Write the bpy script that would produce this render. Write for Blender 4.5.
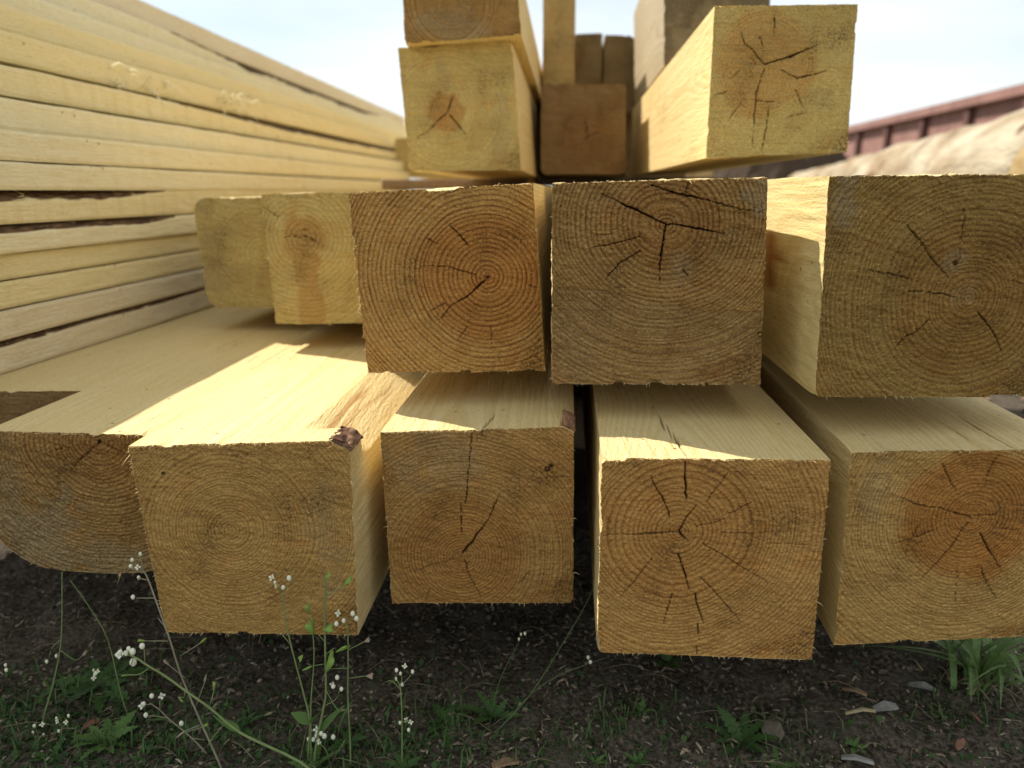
import bpy, math, random
import numpy as np
from mathutils import Vector

for o in list(bpy.data.objects):
    bpy.data.objects.remove(o)
S = bpy.context.scene
R = math.radians

# ------------------------------------------------------------------ camera
cam_d = bpy.data.cameras.new('camera')
cam = bpy.data.objects.new('camera', cam_d)
S.collection.objects.link(cam)
cam.location = (0, 0, 0.41)
cam.rotation_euler = (R(90 - 15.2), 0, 0)
cam_d.sensor_width = 36.0
cam_d.lens = 36.0 * 710 / 1024
cam_d.clip_start = 0.02
cam_d.clip_end = 2000
cam_d.dof.use_dof = True
cam_d.dof.focus_distance = 0.505
cam_d.dof.aperture_fstop = 5.2
S.camera = cam

# ------------------------------------------------------------------ world, sun
SUN = Vector((-0.75, 0.455, 1.0)).normalized()
elev = math.asin(SUN.z)
azim = math.atan2(SUN.x, SUN.y)
W = bpy.data.worlds.new('World')
S.world = W
W.use_nodes = True
nt = W.node_tree
nt.nodes.clear()
def wn(t, **kw):
    n = nt.nodes.new(t)
    for k, v in kw.items(): setattr(n, k, v)
    return n
wo = wn('ShaderNodeOutputWorld'); bg = wn('ShaderNodeBackground')
sky = wn('ShaderNodeTexSky', sky_type='NISHITA', sun_disc=False)
sky.sun_elevation = elev
sky.sun_rotation = azim
sky.air_density = 1.0; sky.dust_density = 0.6; sky.ozone_density = 1.0
tc = wn('ShaderNodeTexCoord'); mp = wn('ShaderNodeMapping')
mp.inputs['Scale'].default_value = (1.0, 1.0, 5.0)
nz = wn('ShaderNodeTexNoise'); nz.inputs['Scale'].default_value = 1.1; nz.inputs['Detail'].default_value = 4; nz.inputs['Roughness'].default_value = 0.55
cr = wn('ShaderNodeValToRGB')
cr.color_ramp.elements[0].position = 0.36; cr.color_ramp.elements[0].color = (0.5,)*3 + (1,)
cr.color_ramp.elements[1].position = 0.60; cr.color_ramp.elements[1].color = (1.0,)*3 + (1,)
mx = wn('ShaderNodeMix', data_type='RGBA'); mx.inputs[7].default_value = (6.9, 7.35, 7.4, 1)
bg.inputs['Strength'].default_value = 0.092
nt.links.new(tc.outputs['Generated'], mp.inputs['Vector']); nt.links.new(mp.outputs[0], nz.inputs['Vector'])
nt.links.new(nz.outputs['Fac'], cr.inputs['Fac']); nt.links.new(cr.outputs['Color'], mx.inputs[0])
tint = wn('ShaderNodeMix', data_type='RGBA', blend_type='MULTIPLY'); tint.inputs[0].default_value = 1.0; tint.inputs[7].default_value = (.80, .90, 0.98, 1)
nt.links.new(sky.outputs[0], tint.inputs[6]); nt.links.new(tint.outputs[2], mx.inputs[6]); nt.links.new(mx.outputs[2], bg.inputs['Color']); nt.links.new(bg.outputs[0], wo.inputs['Surface'])

sun_d = bpy.data.lights.new('sun', 'SUN')
sun_d.energy = 4.8
sun_d.angle = R(0.5)
sun_d.color = (1.0, 0.94, 0.85)
sun = bpy.data.objects.new('sun', sun_d)
S.collection.objects.link(sun)
sun.rotation_euler = SUN.to_track_quat('Z', 'Y').to_euler()
sun.location = (-4, 3, 6)

S.view_settings.view_transform = 'Standard'
S.view_settings.look = 'None'
S.view_settings.gamma = 1.0
S.view_settings.exposure = 0.72
S.cycles.max_bounces = 8
S.cycles.diffuse_bounces = 5

# ------------------------------------------------------------------ noise
def _h(ix, iy, iz, s):
    n = (ix * 374761393 + iy * 668265263 + iz * 1274126177 + s * 974711) & 0xffffffff
    n = ((n ^ (n >> 13)) * 1274126177) & 0xffffffff
    n = ((n ^ (n >> 16)) * 2246822519) & 0xffffffff
    return ((n ^ (n >> 15)) & 0xffff) / 32767.5 - 1.0
def noise(x, y, z=0.0, seed=0):
    x, y, z = np.broadcast_arrays(np.asarray(x, float), np.asarray(y, float), np.asarray(z, float))
    fx, fy, fz = np.floor(x), np.floor(y), np.floor(z)
    ix, iy, iz = fx.astype(np.int64), fy.astype(np.int64), fz.astype(np.int64)
    u, v, w = x - fx, y - fy, z - fz
    u, v, w = (t * t * t * (t * (t * 6 - 15) + 10) for t in (u, v, w))
    r = 0
    for a in (0, 1):
        for b in (0, 1):
            for c in (0, 1):
                r = r + _h(ix + a, iy + b, iz + c, seed) * (u if a else 1 - u) * (v if b else 1 - v) * (w if c else 1 - w)
    return r
def fbm(x, y, z=0.0, seed=0, o=3):
    r, a, f = 0, 1.0, 1.0
    for k in range(o):
        r = r + a * noise(np.asarray(x) * f, np.asarray(y) * f, np.asarray(z) * f, seed + k * 17)
        a *= 0.5; f *= 2.03
    return r
def sstep(a, b, x):
    t = np.clip((x - a) / (b - a), 0, 1)
    return t * t * (3 - 2 * t)

# ------------------------------------------------------------------ mesh helpers
def raw_mesh(name, V, faces, mats=(), mi=None, smooth=True, fl=None, col=None):
    """V (n,3); faces list of (k,4)/(k,3) arrays or python lists; mi per-array material index"""
    me = bpy.data.meshes.new(name)
    V = np.asarray(V, np.float32)
    me.vertices.add(len(V)); me.vertices.foreach_set('co', V.ravel())
    arr = [np.asarray(f, np.int32) for f in faces if len(f)]
    loops = np.concatenate([a.ravel() for a in arr])
    tot = np.concatenate([np.full(len(a), a.shape[1], np.int32) for a in arr])
    st = np.concatenate([[0], np.cumsum(tot)[:-1]]).astype(np.int32)
    me.loops.add(len(loops)); me.loops.foreach_set('vertex_index', loops)
    me.polygons.add(len(tot)); me.polygons.foreach_set('loop_start', st)
    try: me.polygons.foreach_set('loop_total', tot)
    except Exception: pass
    for m in mats: me.materials.append(m)
    if mi is not None:
        m2 = []
        k = 0
        for f in faces:
            if len(f): m2.append(np.full(len(f), mi[k], np.int32))
            k += 1
        me.polygons.foreach_set('material_index', np.concatenate(m2))
    me.update(calc_edges=True)
    me.polygons.foreach_set('use_smooth', np.full(len(tot), bool(smooth)))
    if fl:
        for k, v in fl.items():
            a = me.attributes.new(k, 'FLOAT', 'POINT'); a.data.foreach_set('value', np.asarray(v, np.float32).ravel())
    if col:
        for k, v in col.items():
            a = me.attributes.new(k, 'FLOAT_COLOR', 'POINT'); a.data.foreach_set('color', np.asarray(v, np.float32).ravel())
    return me
def link(name, me, parent=None, loc=(0, 0, 0)):
    o = bpy.data.objects.new(name, me); S.collection.objects.link(o); o.location = loc
    if parent: o.parent = parent
    return o
def tag(o, label=None, cat=None, group=None, kind=None):
    for k, v in (('label', label), ('category', cat), ('group', group), ('kind', kind)):
        if v: o[k] = v
    return o
def empty(name, loc=(0, 0, 0), rz=0):
    o = bpy.data.objects.new(name, None); S.collection.objects.link(o); o.location = loc; o.rotation_euler = (0, 0, rz)
    o.empty_display_size = 0.05
    return o
def gridf(nu, nv, off=0, flip=False):
    """faces of a (nv+1) x (nu+1) vertex grid"""
    a = np.arange(nv)[:, None] * (nu + 1) + np.arange(nu)[None, :] + off
    a = a.ravel()
    q = np.stack([a, a + 1, a + nu + 2, a + nu + 1], 1)
    return q[:, ::-1] if flip else q
class MB:
    """collects small pieces into one mesh"""
    def __init__(s): s.V = []; s.q = []; s.t = []; s.n = 0
    def add(s, V, q=None, t=None):
        V = np.asarray(V, float)
        if q is not None and len(q): s.q.append(np.asarray(q, np.int32) + s.n)
        if t is not None and len(t): s.t.append(np.asarray(t, np.int32) + s.n)
        s.V.append(V); s.n += len(V)
    def tube(s, pts, r0, r1=None, k=6, sub=3):
        P = [Vector(p) for p in pts]
        if len(P) > 2:                                   # Catmull-Rom
            Q = []
            E = [P[0] * 2 - P[1]] + P + [P[-1] * 2 - P[-2]]
            for i in range(1, len(E) - 2):
                for j in range(sub):
                    t = j / sub
                    a, b, c, d = E[i-1], E[i], E[i+1], E[i+2]
                    Q.append(0.5 * ((2*b) + (c - a)*t + (2*a - 5*b + 4*c - d)*t*t + (3*b - a - 3*c + d)*t**3))
            Q.append(P[-1]); P = Q
        n = len(P); r1 = r0 if r1 is None else r1
        V = []
        for i, p in enumerate(P):
            d = (P[min(i+1, n-1)] - P[max(i-1, 0)]).normalized()
            up = Vector((0, 0, 1)) if abs(d.z) < 0.9 else Vector((1, 0, 0))
            a = d.cross(up).normalized(); b = d.cross(a)
            r = r0 + (r1 - r0) * i / max(1, n - 1)
            for j in range(k):
                an = 2 * math.pi * j / k
                V.append(p + a * (r * math.cos(an)) + b * (r * math.sin(an)))
        q = [(i*k + j, i*k + (j+1) % k, (i+1)*k + (j+1) % k, (i+1)*k + j) for i in range(n-1) for j in range(k)]
        V.append(P[0]); V.append(P[-1])
        t = [(n*k, (j+1) % k, j) for j in range(k)] + [(n*k+1, (n-1)*k + j, (n-1)*k + (j+1) % k) for j in range(k)]
        s.add([tuple(v) for v in V], q, t)
    def ball(s, c, r, squash=(1, 1, 1), nu=6, nv=4):
        V = [(c[0], c[1], c[2] + r*squash[2])]
        for i in range(1, nv):
            a = math.pi * i / nv
            for j in range(nu):
                b = 2*math.pi*j/nu
                V.append((c[0] + r*squash[0]*math.sin(a)*math.cos(b), c[1] + r*squash[1]*math.sin(a)*math.sin(b), c[2] + r*squash[2]*math.cos(a)))
        V.append((c[0], c[1], c[2] - r*squash[2]))
        t = [(0, 1 + j, 1 + (j+1) % nu) for j in range(nu)]
        q = [(1 + i*nu + j, 1 + (i+1)*nu + j, 1 + (i+1)*nu + (j+1) % nu, 1 + i*nu + (j+1) % nu) for i in range(nv-2) for j in range(nu)]
        L = len(V) - 1; b0 = 1 + (nv-2)*nu
        t += [(L, b0 + (j+1) % nu, b0 + j) for j in range(nu)]
        s.add(V, q, t)
    def box(s, x0, x1, y0, y1, z0, z1):
        V = [(x, y, z) for x in (x0, x1) for y in (y0, y1) for z in (z0, z1)]
        s.add(V, [(0,1,3,2),(4,6,7,5),(0,4,5,1),(2,3,7,6),(0,2,6,4),(1,5,7,3)])
    def build(s, name, mat, parent=None, loc=(0, 0, 0), smooth=True):
        F = []
        if s.q: F.append(np.concatenate(s.q))
        if s.t: F.append(np.concatenate(s.t))
        V = np.concatenate(s.V) - np.asarray(loc if parent is None else (0, 0, 0), float)
        return link(name, raw_mesh(name, V, F, [mat], smooth=smooth), parent, loc)

# ------------------------------------------------------------------ materials
class NT:
    def __init__(s, name):
        s.m = bpy.data.materials.new(name); s.m.use_nodes = True
        s.t = s.m.node_tree; s.t.nodes.clear()
        s.out = s.n('ShaderNodeOutputMaterial'); s.b = s.n('ShaderNodeBsdfPrincipled')
        s.l(s.b.outputs[0], s.out.inputs['Surface'])
    def n(s, t, **kw):
        n = s.t.nodes.new(t)
        for k, v in kw.items(): setattr(n, k, v)
        return n
    def l(s, a, b): s.t.links.new(a, b)
    def put(s, x, i):
        if hasattr(x, 'is_output') or isinstance(x, bpy.types.NodeSocket): s.l(x, i)
        else: i.default_value = x
    def math(s, op, a, b=0.0, c=0.0, clamp=False):
        n = s.n('ShaderNodeMath', operation=op, use_clamp=clamp)
        for i, v in enumerate((a, b, c)): s.put(v, n.inputs[i])
        return n.outputs[0]
    def mix(s, f, a, b, blend='MIX'):
        n = s.n('ShaderNodeMix', data_type='RGBA', blend_type=blend)
        s.put(f, n.inputs[0])
        for i, v in ((6, a), (7, b)):
            if isinstance(v, (tuple, list)): v = tuple(v)[:3] + (1,)
            s.put(v, n.inputs[i])
        return n.outputs[2]
    def rng(s, v, a, b, c=0.0, d=1.0, smooth=True):
        n = s.n('ShaderNodeMapRange', interpolation_type='SMOOTHSTEP' if smooth else 'LINEAR')
        for i, x in enumerate((v, a, b, c, d)): s.put(x, n.inputs[i])
        return n.outputs[0]
    def noise(s, scale, detail=3, rough=0.55, vec=None, stretch=None, out='Fac'):
        n = s.n('ShaderNodeTexNoise'); n.inputs['Scale'].default_value = scale; n.inputs['Detail'].default_value = detail; n.inputs['Roughness'].default_value = rough
        if vec is None: vec = s.n('ShaderNodeTexCoord').outputs['Object']
        if stretch:
            mp = s.n('ShaderNodeMapping'); mp.inputs['Scale'].default_value = stretch; s.l(vec, mp.inputs[0]); vec = mp.outputs[0]
        s.l(vec, n.inputs['Vector'])
        return n.outputs[out]
    def attr(s, name): return s.n('ShaderNodeAttribute', attribute_name=name)
    def bump(s, h, strength=0.5, dist=0.001):
        n = s.n('ShaderNodeBump'); n.inputs['Strength'].default_value = strength; n.inputs['Distance'].default_value = dist
        s.l(h, n.inputs['Height']); s.l(n.outputs[0], s.b.inputs['Normal'])
    def fin(s, col, rough=0.75, spec=0.25):
        if isinstance(col, tuple): s.b.inputs['Base Color'].default_value = col[:3] + (1,)
        else: s.l(col, s.b.inputs['Base Color'])
        s.put(rough, s.b.inputs['Roughness']); s.b.inputs['Specular IOR Level'].default_value = spec
        return s.m

def wood_end(name, early=(.56, .335, .10), late=(.24, .115, .03), contrast=.8, heart=(.86, .66, .52), grey=(.30, .235, .13), speck=.7):
    M = NT(name)
    r = M.attr('ring').outputs['Fac']
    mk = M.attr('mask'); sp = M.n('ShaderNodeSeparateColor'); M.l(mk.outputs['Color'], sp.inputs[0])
    f = M.math('FRACT', r); k = M.math('FLOOR', r)
    wnz = M.n('ShaderNodeTexWhiteNoise', noise_dimensions='1D'); M.l(k, wnz.inputs['W'])
    lat = M.math('MULTIPLY', M.rng(f, .30, .88), M.rng(f, .90, 1.0, 1.0, 0.0))
    lat = M.math('MULTIPLY', lat, M.rng(wnz.outputs['Value'], 0, 1, .45, 1.0, False))
    brk = M.rng(M.noise(70, 3), .3, .62, .55, 1.0)
    fine = M.noise(1100, 2, .7); mid = M.noise(260, 3, .6); big = M.noise(22, 3)
    lat = M.math('MULTIPLY', M.math('MULTIPLY', lat, brk), min(1.15, contrast * 1.12))
    col = M.mix(lat, early, late)
    col = M.mix(sp.outputs[0], col, M.mix(1.0, col, heart, 'MULTIPLY'))
    col = M.mix(M.math('MULTIPLY', sp.outputs[1], M.rng(mid, .3, .7, .45, 1.0)), col, M.mix(lat, grey, tuple(c * .5 for c in grey)))
    col = M.mix(M.rng(big, .34, .66, 0, .5), col, M.mix(1.0, col, (.72, .66, .58), 'MULTIPLY'))
    dk = M.mix(1.0, col, (.52, .45, .38), 'MULTIPLY')
    col = M.mix(M.math('MULTIPLY', M.rng(fine, .46, .66), speck), col, dk)
    lt = M.math('MULTIPLY', M.rng(M.noise(620, 2, .7), .62, .74), speck * .75)
    col = M.mix(lt, col, (.62, .44, .19))
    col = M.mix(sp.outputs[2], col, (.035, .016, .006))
    torn = M.noise(1.0, 3, .7, stretch=(900, 500, 420)); torn2 = M.noise(1.0, 2, .6, stretch=(420, 500, 900))
    tt = M.math('ADD', torn, torn2)
    col = M.mix(M.rng(tt, 1.02, 1.24, 0, .55), col, M.mix(1.0, col, (.50, .42, .34), 'MULTIPLY'))
    col = M.mix(M.rng(tt, .97, .78, 0, .50), col, M.mix(1.0, col, (1.42, 1.40, 1.30), 'MULTIPLY'))
    mpp = M.n('ShaderNodeMapping'); mpp.inputs['Rotation'].default_value = (0, R(sum(map(ord, name)) % 50 - 20), 0); mpp.inputs['Scale'].default_value = (16, 16, 620)
    M.l(M.n('ShaderNodeTexCoord').outputs['Object'], mpp.inputs[0]); saw = M.noise(1.0, 2, .6, vec=mpp.outputs[0])
    col = M.mix(M.rng(saw, .50, .68, 0, .42), col, M.mix(1.0, col, (.66, .58, .50), 'MULTIPLY'))
    col = M.mix(M.rng(saw, .46, .32, 0, .30), col, M.mix(1.0, col, (1.3, 1.28, 1.2), 'MULTIPLY'))
    dirt = M.math('MULTIPLY', M.rng(M.noise(24, 3), .50, .68), M.rng(M.noise(480, 3, .65), .47, .60))
    col = M.mix(M.math('MULTIPLY', dirt, .8), col, (.085, .048, .018))
    hue = M.noise(34, 3, .6)
    col = M.mix(M.rng(hue, .52, .72, 0, .5), col, M.mix(1.0, col, (1.02, .80, .62), 'MULTIPLY'))
    col = M.mix(M.rng(hue, .46, .30, 0, .5), col, M.mix(1.0, col, (.84, .90, .80), 'MULTIPLY'))
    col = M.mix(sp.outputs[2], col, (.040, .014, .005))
    M.bump(M.math('ADD', M.math('MULTIPLY', M.math('ADD', M.math('ADD', fine, saw), tt), .6), M.math('ADD', mid, M.math('MULTIPLY', lat, .3))), .75, .0011)
    return M.fin(col, .82, .15)

def wood_side(name, early=(.645, .515, .265), late=(.535, .38, .145), contrast=.5, tint=None, mark=0.0, bmp=.9):
    M = NT(name)
    r = M.attr('ring').outputs['Fac']
    mk = M.attr('mask'); sp = M.n('ShaderNodeSeparateColor'); M.l(mk.outputs['Color'], sp.inputs[0])
    f = M.math('FRACT', r)
    lat = M.math('MULTIPLY', M.rng(f, .2, .85), M.rng(f, .88, 1.0, 1.0, 0.0))
    gr = M.noise(1.0, 4, .6, stretch=(420, 9, 420)); big = M.noise(9, 3, stretch=(1, .35, 1)); fuzz = M.noise(520, 3, .65, stretch=(1, .35, 1))
    lat = M.math('MULTIPLY', lat, contrast)
    col = M.mix(lat, early, late)
    col = M.mix(M.rng(gr, .42, .72, 0, .4), col, late)
    col = M.mix(M.rng(big, .35, .68, 0, .45), col, M.mix(1.0, col, (.94, .87, .70), 'MULTIPLY'))
    col = M.mix(M.rng(fuzz, .5, .72, 0, .35), col, M.mix(1.0, col, (.66, .56, .42), 'MULTIPLY'))
    dots = M.n('ShaderNodeTexVoronoi'); dots.inputs['Scale'].default_value = 55; tco = M.n('ShaderNodeTexCoord'); M.l(tco.outputs['Object'], dots.inputs['Vector'])
    rn = M.n('ShaderNodeSeparateColor'); M.l(dots.outputs['Color'], rn.inputs[0])
    dm = M.math('MULTIPLY', M.rng(dots.outputs['Distance'], .05, .10, .85, 0.0), M.math('GREATER_THAN', rn.outputs[0], .62))
    col = M.mix(dm, col, (.16, .075, .025))
    smu = M.math('MULTIPLY', M.rng(M.noise(13, 4, .65, stretch=(1, .4, 1)), .54, .72), M.rng(M.noise(300, 3, .7, stretch=(1, .25, 1)), .42, .62))
    col = M.mix(M.math('MULTIPLY', smu, .55), col, (.26, .17, .075))
    col = M.mix(M.math('MULTIPLY', M.rng(M.noise(700, 2, .7), .62, .72), .5), col, (.86, .76, .46))
    col = M.mix(sp.outputs[0], col, (.33, .155, .05))
    col = M.mix(sp.outputs[1], col, (.36, .31, .22))
    col = M.mix(sp.outputs[2], col, (.09, .045, .02))
    h = M.math('ADD', gr, fuzz)
    if mark:
        sw = M.noise(1.0, 2, .5, stretch=(8, mark, 8)); col = M.mix(M.rng(sw, .45, .65, 0, min(.7, mark / 120)), col, late); h = M.math('ADD', h, sw)
    M.bump(h, bmp, .0012)
    return M.fin(col, .7, .2)

def bark_mat(name, a=(.10, .05, .032), b=(.30, .17, .10)):
    M = NT(name)
    g = M.noise(1.0, 4, .65, stretch=(260, 60, 260)); f = M.noise(420, 3)
    col = M.mix(M.rng(g, .38, .66), a, b)
    col = M.mix(M.rng(f, .5, .75, 0, .6), col, (.05, .026, .018))
    M.bump(M.math('ADD', g, f), .9, .002)
    return M.fin(col, .9, .1)

def plain(name, a, b, scale=60, rough=.7, spec=.2, stretch=None, bump=.4, dist=.001, trans=0):
    M = NT(name)
    g = M.noise(scale, 4, .6, stretch=stretch)
    col = M.mix(M.rng(g, .36, .66), a, b)
    M.bump(g, bump, dist)
    m = M.fin(col, rough, spec)
    if trans:
        tl = M.n('ShaderNodeBsdfTranslucent'); M.l(col, tl.inputs['Color'])
        ms = M.n('ShaderNodeMixShader'); ms.inputs[0].default_value = trans
        M.l(M.b.outputs[0], ms.inputs[1]); M.l(tl.outputs[0], ms.inputs[2]); M.l(ms.outputs[0], M.out.inputs['Surface'])
    return m

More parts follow.
